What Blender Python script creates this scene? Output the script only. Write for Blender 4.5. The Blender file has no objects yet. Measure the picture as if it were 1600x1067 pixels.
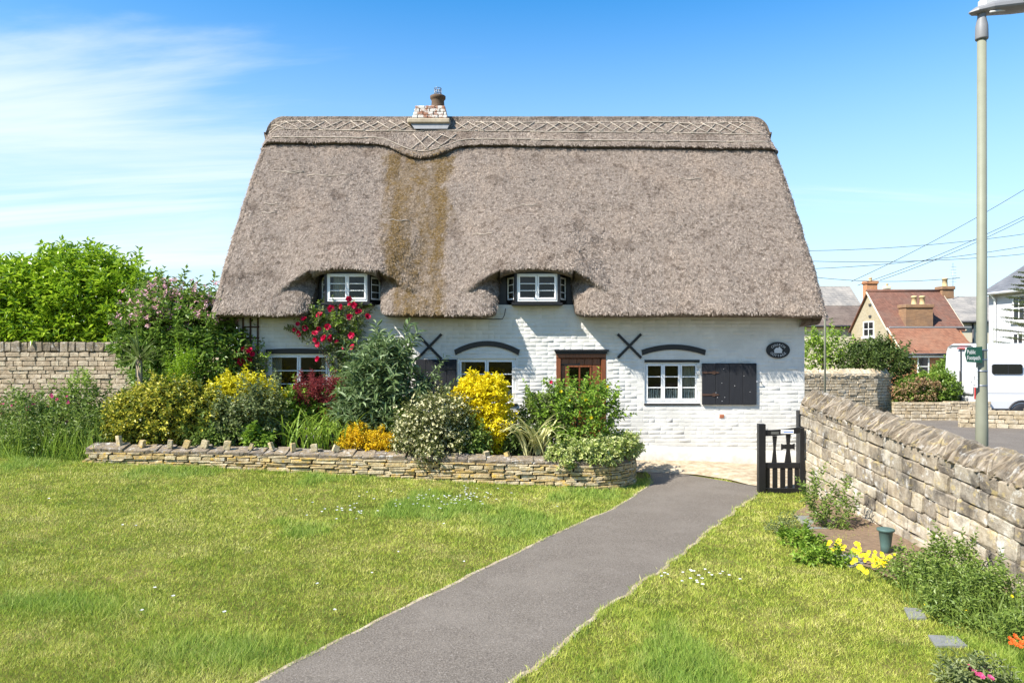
import bpy, math, random
import numpy as np
from mathutils import Vector, Matrix, Euler

# ------------------------------------------------------------------ camera, sky, sun, exposure
S = bpy.context.scene
C = S.collection
F, HC, HZ = 1142.0, 2.3, 540.0          # focal length in px of the 1600 px picture, eye height, horizon row
cam_d = bpy.data.cameras.new('camera'); cam = bpy.data.objects.new('camera', cam_d); C.objects.link(cam)
cam.location = (0, 0, HC); cam.rotation_euler = (math.radians(90), 0, 0)
cam_d.sensor_width = 36; cam_d.lens = F / 1600 * 36; cam_d.shift_y = 6.5 / 1600
cam_d.clip_start = 0.05; cam_d.clip_end = 3000
S.camera = cam
SUN = Vector((-0.78, -0.5, 0.95)).normalized()      # towards the sun
sd = bpy.data.lights.new('sun', 'SUN'); so = bpy.data.objects.new('sun', sd); C.objects.link(so)
sd.energy = 4.1; sd.angle = math.radians(0.53); sd.color = (1.0, 0.95, 0.87)
so.rotation_euler = SUN.to_track_quat('Z', 'Y').to_euler(); so.location = (-20, -10, 30)
S.view_settings.view_transform = 'Standard'; S.view_settings.look = 'None'
S.view_settings.exposure = 1.38; S.view_settings.gamma = 1.0

W = bpy.data.worlds.new('World'); S.world = W; W.use_nodes = True
nt = W.node_tree; nt.nodes.clear(); N = nt.nodes.new; Lk = nt.links.new
def wmath(op, a, b=None):
    n = N('ShaderNodeMath'); n.operation = op
    for i, v in enumerate((a, b)):
        if v is None: continue
        if isinstance(v, (int, float)): n.inputs[i].default_value = v
        else: Lk(v, n.inputs[i])
    return n.outputs[0]
sky = N('ShaderNodeTexSky'); sky.sky_type = 'NISHITA'; sky.sun_disc = False
sky.sun_elevation = math.asin(SUN.z); sky.sun_rotation = math.atan2(SUN.x, SUN.y)
sky.air_density = 1.0; sky.dust_density = 0.35; sky.ozone_density = 2.6; sky.altitude = 50
hs = N('ShaderNodeHueSaturation'); hs.inputs['Saturation'].default_value = 1.42; hs.inputs['Value'].default_value = 0.98; hs.inputs['Hue'].default_value = 0.497
Lk(sky.outputs[0], hs.inputs['Color'])
tc = N('ShaderNodeTexCoord'); sp = N('ShaderNodeSeparateXYZ'); Lk(tc.outputs['Generated'], sp.inputs[0])
zz = wmath('ADD', wmath('MAXIMUM', sp.outputs[2], 0.0), 0.14)
cb = N('ShaderNodeCombineXYZ'); Lk(wmath('DIVIDE', sp.outputs[0], zz), cb.inputs[0]); Lk(wmath('DIVIDE', sp.outputs[1], zz), cb.inputs[1])
mp = N('ShaderNodeMapping'); mp.inputs['Rotation'].default_value = (0, 0, math.radians(-8)); mp.inputs['Scale'].default_value = (0.34, 1.5, 1); mp.inputs['Location'].default_value = (3.1, 0.9, 0)
Lk(cb.outputs[0], mp.inputs[0])
n1 = N('ShaderNodeTexNoise'); n1.inputs['Scale'].default_value = 1.15; n1.inputs['Detail'].default_value = 9; n1.inputs['Roughness'].default_value = 0.58; n1.inputs['Distortion'].default_value = 0.55
Lk(mp.outputs[0], n1.inputs['Vector'])
n2 = N('ShaderNodeTexNoise'); n2.inputs['Scale'].default_value = 0.33; n2.inputs['Detail'].default_value = 3
mp2 = N('ShaderNodeMapping'); mp2.inputs['Location'].default_value = (1.7, 2.2, 0); Lk(cb.outputs[0], mp2.inputs[0]); Lk(mp2.outputs[0], n2.inputs['Vector'])
# cirrus thicker in the west and low down, thinning towards the zenith
den = wmath('ADD', n1.outputs['Fac'], wmath('MULTIPLY', wmath('SUBTRACT', n2.outputs['Fac'], 0.5), 0.3))
den = wmath('ADD', den, wmath('MULTIPLY', sp.outputs[0], -0.14))
den = wmath('SUBTRACT', den, wmath('MULTIPLY', wmath('MAXIMUM', wmath('SUBTRACT', sp.outputs[2], 0.26), 0.0), 1.3))
r1 = N('ShaderNodeMapRange'); r1.interpolation_type = 'SMOOTHSTEP'; r1.inputs[1].default_value = 0.46; r1.inputs[2].default_value = 0.76; r1.inputs[3].default_value = 0; r1.inputs[4].default_value = 0.62
Lk(den, r1.inputs[0])
# thin veil of white that thickens towards the horizon all round, as summer air does
hz = N('ShaderNodeMapRange'); hz.interpolation_type = 'SMOOTHSTEP'; hz.inputs[1].default_value = 0.5; hz.inputs[2].default_value = 0.0; hz.inputs[3].default_value = 0.0; hz.inputs[4].default_value = 0.82
Lk(sp.outputs[2], hz.inputs[0])
mx0 = N('ShaderNodeMix'); mx0.data_type = 'RGBA'; Lk(hz.outputs[0], mx0.inputs[0]); Lk(hs.outputs[0], mx0.inputs[6]); mx0.inputs[7].default_value = (3.0, 3.75, 4.4, 1)
mx = N('ShaderNodeMix'); mx.data_type = 'RGBA'; Lk(r1.outputs[0], mx.inputs[0]); Lk(mx0.outputs[2], mx.inputs[6]); mx.inputs[7].default_value = (4.3, 4.5, 4.7, 1)
bg = N('ShaderNodeBackground'); bg.inputs[1].default_value = 0.102; Lk(mx.outputs[2], bg.inputs[0])
wo = N('ShaderNodeOutputWorld'); Lk(bg.outputs[0], wo.inputs[0])

# ------------------------------------------------------------------ helpers
random.seed(7); rng = np.random.default_rng(11)
R = math.radians
def U(a, b): return random.uniform(a, b)
def at(px, py, Y): return Vector(((px - 800) / F * Y, Y, HC - (py - HZ) / F * Y))
def gx(px, py, z=0.0):
    Y = (HC - z) * F / (py - HZ); return ((px - 800) / F * Y, Y)
def sst(a, b, x):
    t = np.clip((np.asarray(x, float) - a) / (b - a), 0, 1); return t * t * (3 - 2 * t)
def hsh(i, j, s): 
    v = np.sin(i * 127.1 + j * 311.7 + s * 74.7) * 43758.5453; return v - np.floor(v)
def vn(x, y, s=0):
    x = np.asarray(x, float); y = np.asarray(y, float)
    i = np.floor(x); j = np.floor(y); f = x - i; g = y - j; f = f * f * (3 - 2 * f); g = g * g * (3 - 2 * g)
    return (hsh(i, j, s) * (1 - f) + hsh(i + 1, j, s) * f) * (1 - g) + (hsh(i, j + 1, s) * (1 - f) + hsh(i + 1, j + 1, s) * f) * g
def fbm(x, y, s=0, o=4):
    a, t, r = .5, 0, 0
    for k in range(o): r = r + a * vn(x * 2 ** k, y * 2 ** k, s + k * 3.1); t += a; a *= .5
    return r / t
def pid(n): return n
def link(o, parent=None):
    C.objects.link(o)
    if parent is not None: o.parent = parent
    return o
def tag(o, label=None, cat=None, group=None, kind=None):
    if label: o['label'] = label
    if cat: o['category'] = cat
    if group: o['group'] = group
    if kind: o['kind'] = kind
    return o
def thing(name, label, cat, loc=(0, 0, 0), group=None):
    o = bpy.data.objects.new(name, None); o.location = loc; o.empty_display_size = .2; C.objects.link(o)
    return tag(o, label, cat, group)
def mesh_np(name, V, Fc, smooth=False):
    """V (n,3) and Fc (m,k) integer faces of equal size"""
    V = np.asarray(V, np.float32); Fc = np.asarray(Fc, np.int32); m = bpy.data.meshes.new(name); k = Fc.shape[1]
    m.vertices.add(len(V)); m.vertices.foreach_set('co', V.ravel())
    m.loops.add(Fc.size); m.loops.foreach_set('vertex_index', Fc.ravel())
    m.polygons.add(len(Fc)); m.polygons.foreach_set('loop_start', np.arange(0, Fc.size, k, dtype=np.int32))
    m.polygons.foreach_set('use_smooth', np.full(len(Fc), smooth, bool))
    m.update(calc_edges=True); return m
def put(name, mesh, mat, parent=None, loc=None, rot=None, scale=None, kind=None, world=True):
    """link a mesh object; world=True: its vertices are world coordinates"""
    o = bpy.data.objects.new(name, mesh)
    if mat is not None and not mesh.materials: mesh.materials.append(mat)
    link(o, parent)
    if loc is not None: o.location = loc
    if rot is not None: o.rotation_euler = rot
    if scale is not None: o.scale = scale
    if world and parent is not None:
        p = parent; off = Vector((0, 0, 0))
        while p is not None: off += p.location; p = p.parent
        o.location = o.location - off
    if kind: o['kind'] = kind
    return o
class MB:
    def __init__(s): s.v = []; s.f = []; s.sm = []
    def add(s, vs, fs, smooth=False):
        b = len(s.v); s.v += [tuple(v) for v in vs]; s.f += [tuple(i + b for i in f) for f in fs]; s.sm += [smooth] * len(fs); return s
    def box(s, x0, x1, y0, y1, z0, z1):
        return s.add([(x0,y0,z0),(x1,y0,z0),(x1,y1,z0),(x0,y1,z0),(x0,y0,z1),(x1,y0,z1),(x1,y1,z1),(x0,y1,z1)],
                     [(0,3,2,1),(4,5,6,7),(0,1,5,4),(1,2,6,5),(2,3,7,6),(3,0,4,7)])
    def cbox(s, x0, x1, y0, y1, z0, z1, c=.01):
        """box with chamfered edges"""
        xs = (x0, x0 + c, x1 - c, x1); ys = (y0, y0 + c, y1 - c, y1); zs = (z0, z0 + c, z1 - c, z1)
        vs = []; idx = {}
        for ax in range(3):
            for side in (0, 3):
                for a in (1, 2):
                    for b in (1, 2):
                        k = [0, 0, 0]; k[ax] = side; o = [i for i in range(3) if i != ax]; k[o[0]] = a; k[o[1]] = b
                        idx[tuple(k)] = len(vs); vs.append((xs[k[0]], ys[k[1]], zs[k[2]]))
        fs = []
        for ax in range(3):
            o = [i for i in range(3) if i != ax]
            for side in (0, 3):
                q = []
                for a, b in ((1,1),(2,1),(2,2),(1,2)):
                    k = [0,0,0]; k[ax] = side; k[o[0]] = a; k[o[1]] = b; q.append(idx[tuple(k)])
                fs.append(q)
        for ax in range(3):
            o = [i for i in range(3) if i != ax]
            for sa in (0, 3):
                for sb in (0, 3):
                    q = []
                    for (e, wch) in ((1,0),(2,0),(2,1),(1,1)):
                        k = [0,0,0]; k[ax] = e
                        if wch == 0: k[o[0]] = sa; k[o[1]] = 1 if sb == 0 else 2
                        else: k[o[1]] = sb; k[o[0]] = 1 if sa == 0 else 2
                        q.append(idx[tuple(k)])
                    fs.append(q)
        for a in (0,3):
            for b in (0,3):
                for c_ in (0,3):
                    i = lambda t: 1 if t == 0 else 2
                    fs.append([idx[(a,i(b),i(c_))], idx[(i(a),b,i(c_))], idx[(i(a),i(b),c_)]])
        return s.add(vs, fs)
    def quad(s, a, b, c, d): return s.add([a, b, c, d], [(0, 1, 2, 3)])
    def tube(s, pts, rad, n=6, cap=True, smooth=True):
        pts = [Vector(p) for p in pts]; rs = rad if isinstance(rad, (list, tuple)) else [rad] * len(pts); vs = []; fs = []
        pre = None
        for i, p in enumerate(pts):
            d = (pts[min(i + 1, len(pts) - 1)] - pts[max(i - 1, 0)]).normalized()
            a = pre if pre is not None else (Vector((0, 0, 1)) if abs(d.z) < .9 else Vector((1, 0, 0)))
            x = (a - d * a.dot(d)).normalized(); y = d.cross(x); pre = x
            for k in range(n):
                t = 2 * math.pi * k / n; vs.append(p + (x * math.cos(t) + y * math.sin(t)) * rs[i])
        for i in range(len(pts) - 1):
            for k in range(n): fs.append((i*n+k, i*n+(k+1)%n, (i+1)*n+(k+1)%n, (i+1)*n+k))
        if cap: fs.append(tuple(range(n))[::-1]); fs.append(tuple((len(pts)-1)*n+k for k in range(n)))
        return s.add(vs, fs, smooth)
    def lathe(s, prof, cx, cy, n=16, smooth=True):
        vs = []; fs = []
        for r, z in prof:
            for k in range(n): t = 2*math.pi*k/n; vs.append((cx + r*math.cos(t), cy + r*math.sin(t), z))
        for i in range(len(prof)-1):
            for k in range(n): fs.append((i*n+k, i*n+(k+1)%n, (i+1)*n+(k+1)%n, (i+1)*n+k))
        fs.append(tuple(range(n))[::-1]); fs.append(tuple((len(prof)-1)*n+k for k in range(n)))
        return s.add(vs, fs, smooth)
    def prism(s, poly, y0, y1):
        """polygon of (x,z) extruded in y"""
        n = len(poly); vs = [(x, y0, z) for x, z in poly] + [(x, y1, z) for x, z in poly]
        return s.add(vs, [tuple(range(n)), tuple(range(2*n-1, n-1, -1))] + [(i, n+i, n+(i+1)%n, (i+1)%n) for i in range(n)])
    def mesh(s, name):
        m = bpy.data.meshes.new(name); m.from_pydata(s.v, [], s.f); m.polygons.foreach_set('use_smooth', s.sm); m.update(); return m
    def build(s, name, mat, parent=None, kind=None, **k): return put(name, s.mesh(name), mat, parent, kind=kind, **k)

# ------------------------------------------------------------------ materials
class NT:
    def __init__(s, name):
        s.m = bpy.data.materials.new(name); s.m.use_nodes = True; s.t = s.m.node_tree; s.t.nodes.clear()
        s.out = s.n('ShaderNodeOutputMaterial'); s.b = s.n('ShaderNodeBsdfPrincipled'); s.l(s.b.outputs[0], s.out.inputs[0])
    def n(s, t): return s.t.nodes.new(t)
    def l(s, a, b): s.t.links.new(a, b)
    def pos(s, scale=(1, 1, 1), rot=(0, 0, 0)):
        g = s.n('ShaderNodeNewGeometry'); m = s.n('ShaderNodeMapping'); m.inputs['Scale'].default_value = scale; m.inputs['Rotation'].default_value = rot
        s.l(g.outputs['Position'], m.inputs[0]); return m.outputs[0]
    def noise(s, sc, det=4, rough=.55, vec=None, dist=0):
        n = s.n('ShaderNodeTexNoise'); n.inputs['Scale'].default_value = sc; n.inputs['Detail'].default_value = det; n.inputs['Roughness'].default_value = rough; n.inputs['Distortion'].default_value = dist
        s.l(vec if vec is not None else s.pos(), n.inputs['Vector']); return n.outputs['Fac']
    def ramp(s, f, stops, interp='LINEAR'):
        r = s.n('ShaderNodeValToRGB'); e = r.color_ramp.elements; r.color_ramp.interpolation = interp
        while len(e) < len(stops): e.new(.5)
        for i, (p, c) in enumerate(stops): e[i].position = p; e[i].color = (*c, 1) if len(c) == 3 else c
        s.l(f, r.inputs[0]); return r.outputs[0]
    def rng(s, f, a, b, c=0., d=1.):
        r = s.n('ShaderNodeMapRange'); r.interpolation_type = 'SMOOTHSTEP'
        for i, v in enumerate((a, b, c, d)): r.inputs[i+1].default_value = v
        s.l(f, r.inputs[0]); return r.outputs[0]
    def mix(s, f, a, b, mode='MIX'):
        m = s.n('ShaderNodeMix'); m.data_type = 'RGBA'; m.blend_type = mode
        for sock, v in ((m.inputs[0], f), (m.inputs[6], a), (m.inputs[7], b)):
            if hasattr(v, 'is_output'): s.l(v, sock)
            elif isinstance(v, (int, float)): sock.default_value = v
            else: sock.default_value = (*v, 1)
        return m.outputs[2]
    def math(s, op, a, b=0.):
        m = s.n('ShaderNodeMath'); m.operation = op
        for i, v in enumerate((a, b)):
            if hasattr(v, 'is_output'): s.l(v, m.inputs[i])
            else: m.inputs[i].default_value = v
        return m.outputs[0]
    def attr(s, name, out='Fac'):
        a = s.n('ShaderNodeAttribute'); a.attribute_name = name; return a.outputs[out]
    def island(s): return s.n('ShaderNodeNewGeometry').outputs['Random Per Island']
    def objrand(s): return s.n('ShaderNodeObjectInfo').outputs['Random']
    def bump(s, h, strength=.5, dist=.02):
        b = s.n('ShaderNodeBump'); b.inputs['Strength'].default_value = strength; b.inputs['Distance'].default_value = dist; s.l(h, b.inputs['Height']); s.l(b.outputs[0], s.b.inputs['Normal']); return s
    def col(s, c):
        if hasattr(c, 'is_output'): s.l(c, s.b.inputs['Base Color'])
        else: s.b.inputs['Base Color'].default_value = (*c, 1)
        return s
    def set(s, rough=.8, spec=.3, metal=0.):
        s.b.inputs['Roughness'].default_value = rough; s.b.inputs['Specular IOR Level'].default_value = spec; s.b.inputs['Metallic'].default_value = metal; return s
def plain(name, c, rough=.7, spec=.3, metal=0., var=.12, sc=9., bump=.15):
    t = NT(name).set(rough, spec, metal); n = t.noise(sc, 5, .6)
    t.col(t.mix(n, tuple(max(0, x * (1 - var * 1.6)) for x in c), tuple(min(1, x * (1 + var)) for x in c)))
    if bump: t.bump(t.noise(sc * 9, 3), bump, .004)
    return t.m
def leafmat(name, stops, trans=.35, rough=.45, spec=.35, clump=.35):
    """leaf colours picked leaf by leaf, drifting slowly through the plant"""
    t = NT(name).set(rough, spec); f = t.math('ADD', t.math('MULTIPLY', t.island(), 1 - clump), t.math('MULTIPLY', t.noise(2.6, 2), clump))
    c = t.ramp(f, stops); t.col(c); tr = t.n('ShaderNodeBsdfTranslucent'); t.l(c, tr.inputs[0]); mx = t.n('ShaderNodeMixShader'); mx.inputs[0].default_value = trans
    t.l(t.b.outputs[0], mx.inputs[1]); t.l(tr.outputs[0], mx.inputs[2]); t.l(mx.outputs[0], t.out.inputs[0]); return t.m
def stonemat(name, cols, lichen=(.62, .47, .16), lich=.0, dark=.4, white=.0, sc=1., bump=.8, dlo=.5, dhi=.68):
    t = NT(name).set(.92, .15); o = t.objrand(); isl = t.island()
    f = t.math('FRACT', t.math('ADD', t.math('ADD', o, isl), t.math('MULTIPLY', t.noise(1.3 * sc, 2), .35)))
    c = t.ramp(f, [(i / (len(cols) - 1), k) for i, k in enumerate(cols)])
    n = t.noise(9 * sc, 6, .65); c = t.mix(t.rng(n, .35, .7), t.mix(.75, c, (.55, .5, .44), 'MULTIPLY'), c)
    if dark: c = t.mix(t.math('MULTIPLY', t.rng(t.noise(3.2 * sc, 6, .7), dlo, dhi), dark), c, (.075, .066, .056))
    if white: c = t.mix(t.math('MULTIPLY', t.rng(t.noise(5.5 * sc, 5, .7), .55, .66), white), c, (.62, .6, .55))
    if lich: c = t.mix(t.math('MULTIPLY', t.rng(t.noise(7 * sc, 5, .65, vec=t.pos((1, 1.1, 1.3))), .56, .64), lich), c, lichen)
    t.col(c); h = t.math('ADD', t.noise(26 * sc, 6, .7), t.math('MULTIPLY', t.noise(120 * sc, 3, .6), .3)); t.bump(h, bump, .02); return t.m

MT = {}
def mat_setup():
    # painted brick
    t = NT('white painted brick').set(.62, .3)
    n = t.noise(3.0, 5, .6); c = t.mix(t.rng(n, .35, .7), (.57, .55, .495), (.66, .64, .585))
    c = t.mix(t.math('MULTIPLY', t.rng(t.noise(22, 5, .7), .63, .72), .55), c, (.42, .41, .37))
    sz_ = t.n('ShaderNodeSeparateXYZ'); t.l(t.pos(), sz_.inputs[0]); c = t.mix(t.math('MULTIPLY', t.math('MULTIPLY', t.rng(sz_.outputs[2], .75, .0), t.rng(t.noise(5, 6, .7), .38, .68)), .6), c, (.4, .36, .27)); c = t.mix(t.math('MULTIPLY', t.rng(t.noise(2.2, 6, .7, vec=t.pos((1, 1, .45))), .5, .72), .3), c, (.52, .5, .42))
    t.col(c); t.bump(t.math('ADD', t.noise(60, 4, .6), t.math('MULTIPLY', t.noise(14, 3), 1.4)), .5, .006); MT['white'] = t.m
    MT['frame'] = plain('white window paint', (.8, .8, .77), .4, .4, var=.04, bump=.05)
    MT['black'] = plain('black gloss paint', (.011, .011, .012), .42, .4, var=.3, bump=.2)
    t = NT('dark shutter paint').set(.7, .2); v = t.pos((1, 1, .06))
    t.col(t.mix(t.noise(60, 4, .6, vec=v), (.012, .0125, .015), (.03, .031, .035))); t.bump(t.noise(90, 3, vec=v), .3, .004); MT['shutter'] = t.m
    MT['mark'] = plain('bare scuffs', (.45, .45, .44), .8, var=.3)
    t = NT('varnished door wood').set(.35, .45); v = t.pos((1, 1, .07)); g = t.noise(55, 6, .65, vec=v, dist=.6)
    t.col(t.ramp(g, [(.25, (.075, .022, .009)), (.5, (.16, .05, .018)), (.75, (.27, .095, .035))])); t.bump(g, .15, .004); MT['wood'] = t.m
    MT['oldwood'] = plain('brown trellis wood', (.075, .04, .026), .8, var=.3)
    # window glass: sky and garden mirrored over a dim room
    t = NT('window glass'); t.t.nodes.remove(t.b); tr = t.n('ShaderNodeBsdfTransparent'); tr.inputs[0].default_value = (.8, .83, .82, 1); gl = t.n('ShaderNodeBsdfGlossy'); gl.inputs['Roughness'].default_value = .015
    fr = t.n('ShaderNodeFresnel'); fr.inputs[0].default_value = 1.45; mx = t.n('ShaderNodeMixShader'); t.l(t.math('MULTIPLY', fr.outputs[0], .7), mx.inputs[0]); t.l(tr.outputs[0], mx.inputs[1]); t.l(gl.outputs[0], mx.inputs[2]); t.l(mx.outputs[0], t.out.inputs[0]); MT['glass'] = t.m
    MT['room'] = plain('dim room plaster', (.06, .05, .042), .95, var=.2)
    MT['curtain'] = plain('cream curtain cloth', (.62, .57, .46), .95, var=.1, sc=3)
    MT['lead'] = plain('grey lead flashing', (.26, .265, .27), .6, var=.2)
    MT['brickpatch'] = plain('bare red brick', (.42, .15, .075), .9, var=.3, sc=20)
    MT['pot'] = plain('sooty clay pot', (.115, .075, .047), .85, var=.6, sc=7)
    MT['mortar'] = plain('pale mortar ledge', (.42, .35, .25), .9, var=.4, sc=6)
    t = NT('flaking white chimney brick').set(.85, .2); m_ = t.rng(t.noise(8, 6, .7), .47, .56)
    t.col(t.mix(m_, (.56, .53, .48), (.3, .15, .095))); t.bump(m_, .4, .01); MT['chimwhite'] = t.m
    MT['steel'] = plain('galvanised wire', (.25, .27, .3), .4, .5, .8, var=.1)
    # thatch: weathered reed, moss strips below the chimney
    def thatch(name, isl):
        t = NT(name).set(.93, .12)
        f = t.math('ADD', t.math('MULTIPLY', t.island(), .55), t.math('MULTIPLY', t.rng(t.noise(21, 6, .8, vec=t.pos((1, 1, .6), (0, .35, 0))), .3, .7), .45)) if isl else t.noise(55, 5, .7, vec=t.pos((1, .6, .25)))
        base = t.ramp(f, [(0., (.07, .054, .042)), (.3, (.185, .147, .117)), (.62, (.325, .268, .218)), (1., (.53, .452, .378))])
        pat = t.noise(12, 5, .62); base = t.mix(t.math('MULTIPLY', t.rng(pat, .5, .64), .75), base, t.mix(.9, base, (.42, .38, .36), 'MULTIPLY')); pb = t.noise(2.1, 6, .7); base = t.mix(t.math('MULTIPLY', t.rng(pb, .52, .66), .75), base, t.mix(.9, base, (.5, .46, .44), 'MULTIPLY'))
        pal = t.noise(1.1, 4, .6, vec=t.pos((1, 1, .7))); base = t.mix(t.math('MULTIPLY', t.rng(pal, .45, .7), .55), base, t.mix(.7, base, (1.35, 1.27, 1.17), 'MULTIPLY'))
        mo = t.math('MULTIPLY', t.attr('moss'), t.rng(t.noise(24, 5, .7), .3, .55, .3, 1.)); mc = t.ramp(f, [(0, (.055, .035, .014)), (.5, (.155, .1, .038)), (1, (.3, .2, .085))])
        t.col(t.mix(mo, base, mc))
        if not isl: t.bump(t.math('ADD', t.noise(70, 5, .7), t.math('MULTIPLY', t.noise(16, 4, .6), 1.5)), 1., .05)
        return t.m
    MT['thatch'] = thatch('weathered thatch', False); MT['reed'] = thatch('loose reed ends', True)
    MT['rod'] = plain('bleached hazel rod', (.4, .34, .27), .85, var=.35, sc=14)
    # stone
    MT['wallstone'] = stonemat('weathered limestone', [(.44, .38, .29), (.34, .29, .22), (.5, .45, .36), (.28, .24, .19), (.46, .39, .29), (.39, .345, .28)], lich=.35, dark=.85, white=.6, sc=1., dlo=.43, dhi=.66)
    MT['wallpale'] = stonemat('cream limestone', [(.52, .46, .35), (.44, .38, .28), (.6, .54, .43), (.38, .33, .25), (.55, .47, .34)], lich=.3, dark=.5, white=.75, sc=1., dlo=.5, dhi=.7)
    MT['palestone'] = stonemat('pale cream limestone', [(.56, .47, .33), (.48, .4, .27), (.64, .56, .42), (.5, .4, .25)], dark=.25, white=.3, sc=1.)
    MT['copestone'] = stonemat('grey coping stone', [(.27, .23, .175), (.4, .34, .26), (.21, .175, .13), (.34, .28, .2)], lich=.3, dark=.75, white=.45, sc=1.3)
    MT['bedstone'] = stonemat('honey limestone', [(.6, .46, .22), (.53, .4, .19), (.68, .57, .36), (.5, .42, .27), (.64, .46, .16)], lichen=(.62, .38, .05), lich=.75, dark=.3, white=.4, sc=1.6)
    MT['bedcope'] = stonemat('lichened grey coping', [(.24, .205, .165), (.31, .255, .18), (.2, .17, .14)], lichen=(.5, .33, .08), lich=.45, dark=.6, white=.6, sc=2.2)
    MT['farstone'] = stonemat('far buff limestone', [(.5, .41, .29), (.42, .34, .24), (.58, .5, .37), (.46, .37, .25)], dark=.3, white=.2, sc=.8)
    MT['joint'] = plain('dark wall core', (.1, .08, .058), .95, var=.4, sc=12)
    MT['jointpale'] = plain('pale wall mortar', (.3, .245, .17), .95, var=.3, sc=12)
    # ground
    t = NT('turf soil').set(.95, .1); n = t.noise(1.2, 6, .65)
    c = t.ramp(n, [(.3, (.075, .085, .015)), (.5, (.12, .12, .025)), (.72, (.22, .18, .065))]); c = t.mix(t.rng(t.noise(38, 4, .7), .4, .7), c, t.mix(.6, c, (.45, .4, .3), 'MULTIPLY')); t.col(c); t.bump(t.noise(45, 5, .7), .6, .03); MT['ground'] = t.m
    t = NT('worn tarmac').set(.88, .25); n = t.math('ADD', t.math('MULTIPLY', t.noise(75, 3, .7), .6), t.math('MULTIPLY', t.noise(190, 3, .6), .4)); c = t.ramp(n, [(.34, (.058, .048, .038)), (.5, (.145, .122, .097)), (.66, (.29, .25, .203))])
    c = t.mix(t.rng(t.noise(1.1, 6, .7), .42, .66, 0, .35), c, (.22, .19, .155)); t.col(t.mix(t.rng(t.noise(48, 2), .7, .74, 0, .7), c, (.45, .41, .36))); t.bump(n, .9, .012); MT['tarmac'] = t.m
    t = NT('dry earth and old concrete').set(.95, .1); c = t.ramp(t.noise(7, 6, .65), [(.3, (.25, .19, .12)), (.55, (.42, .34, .235)), (.75, (.56, .48, .36))]); t.col(c); t.bump(t.noise(30, 5, .7), .8, .02); MT['apron'] = t.m
    MT['soil'] = plain('bed soil', (.075, .05, .032), .95, var=.5, sc=20, bump=.8)
    MT['slab'] = plain('grey slate slab', (.2, .2, .19), .8, var=.25, sc=14)
    t = NT('grass blade').set(.5, .25)
    big = t.noise(.75, 4, .6); mid = t.noise(4.2, 5, .68); f = t.math('ADD', t.math('MULTIPLY', t.island(), .5), t.math('MULTIPLY', t.rng(t.math('ADD', t.math('MULTIPLY', big, .5), t.math('MULTIPLY', mid, .5)), .33, .67), .5))
    c = t.ramp(f, [(.08, (.11, .195, .022)), (.36, (.29, .375, .042)), (.6, (.49, .53, .08)), (.8, (.64, .6, .18)), (.97, (.75, .68, .34))])
    c = t.mix(t.math('MULTIPLY', t.math('MULTIPLY', t.rng(t.noise(1.7, 6, .7), .5, .66), t.rng(t.island(), .25, .6)), .6), c, (.66, .58, .24)); c = t.mix(t.attr('lush'), c, t.ramp(t.island(), [(0, (.1, .2, .03)), (.6, (.23, .37, .055)), (1, (.37, .49, .1))]))
    t.col(c); tr = t.n('ShaderNodeBsdfTranslucent'); t.l(c, tr.inputs[0]); mx = t.n('ShaderNodeMixShader'); mx.inputs[0].default_value = .35
    t.l(t.b.outputs[0], mx.inputs[1]); t.l(tr.outputs[0], mx.inputs[2]); t.l(mx.outputs[0], t.out.inputs[0]); MT['grass'] = t.m
mat_setup()

# ------------------------------------------------------------------ the lie of the land
LN = (-.860, .511)
def G(X, Y):
    X = np.asarray(X, float); Y = np.asarray(Y, float)
    p = np.clip((X + 1.68) * LN[0] + (Y - 5.05) * LN[1], 0, 9)
    z = .058 * p * (1 - sst(.5, 2.0, X))
    return z - np.clip((Y - 21) * .045, 0, 1.5) * sst(2, 6, X)
def g1(X, Y): return float(G(X, Y))
def inpoly(x, y, P):
    r = np.zeros(len(x), bool); n = len(P)
    for i in range(n):
        x0, y0 = P[i]; x1, y1 = P[(i + 1) % n]
        if y0 == y1: continue
        c = ((y0 > y) != (y1 > y)) & (x < (x1 - x0) * (y - y0) / (y1 - y0) + x0); r ^= c
    return r

# ------------------------------------------------------------------ ground, path, apron, road
def sheet(name, xs, ys, zf, mat, mask=None):
    X, Y = np.meshgrid(xs, ys); Z = zf(X, Y); V = np.stack([X.ravel(), Y.ravel(), Z.ravel()], 1); nx = len(xs)
    q = np.array([(j*nx+i, j*nx+i+1, (j+1)*nx+i+1, (j+1)*nx+i) for j in range(len(ys)-1) for i in range(nx-1)])
    return tag(put(name, mesh_np(name, V, q, True), mat), kind='structure')
xs = np.concatenate([[-1500, -400, -120, -60, -30], np.arange(-16, 16.1, .4), [20, 25, 30, 40, 60, 120, 400, 1500]])
ys = np.concatenate([[-300, -60, -20, -6], np.arange(-2, 24.1, .4), [26, 30, 35, 42, 50, 60, 90, 160, 400, 1500]])
sheet('ground', xs, ys, G, MT['ground'])
PL = [gx(*p) for p in ((60,1290),(180,1196),(300,1125),(420,1060),(600,968),(760,890),(880,830),(960,795),(1003,768),(1019,756),(1016,742),(1002,732))]
PR = [gx(*p) for p in ((480,1440),(600,1280),(690,1165),(800,1067),(928,962),(1060,870),(1112,825),(1180,773),(1186,770),(1187,768),(1187,765),(1187,762))]
def resample(P, n):
    P = np.array(P); d = np.r_[0, np.cumsum(np.hypot(*np.diff(P, axis=0).T))]; t = np.linspace(0, d[-1], n)
    return np.stack([np.interp(t, d, P[:, 0]), np.interp(t, d, P[:, 1])], 1)
NR = 150
Lp = resample(PL, NR); Rp = resample(PR, NR)
ed = (fbm(np.arange(NR) * .16, np.zeros(NR), 3) - .5); ed2 = (fbm(np.arange(NR) * .3, np.zeros(NR), 9) - .5)
Lp[:, 0] -= ed * .06; Rp[:, 0] += ed2 * .13
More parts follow.
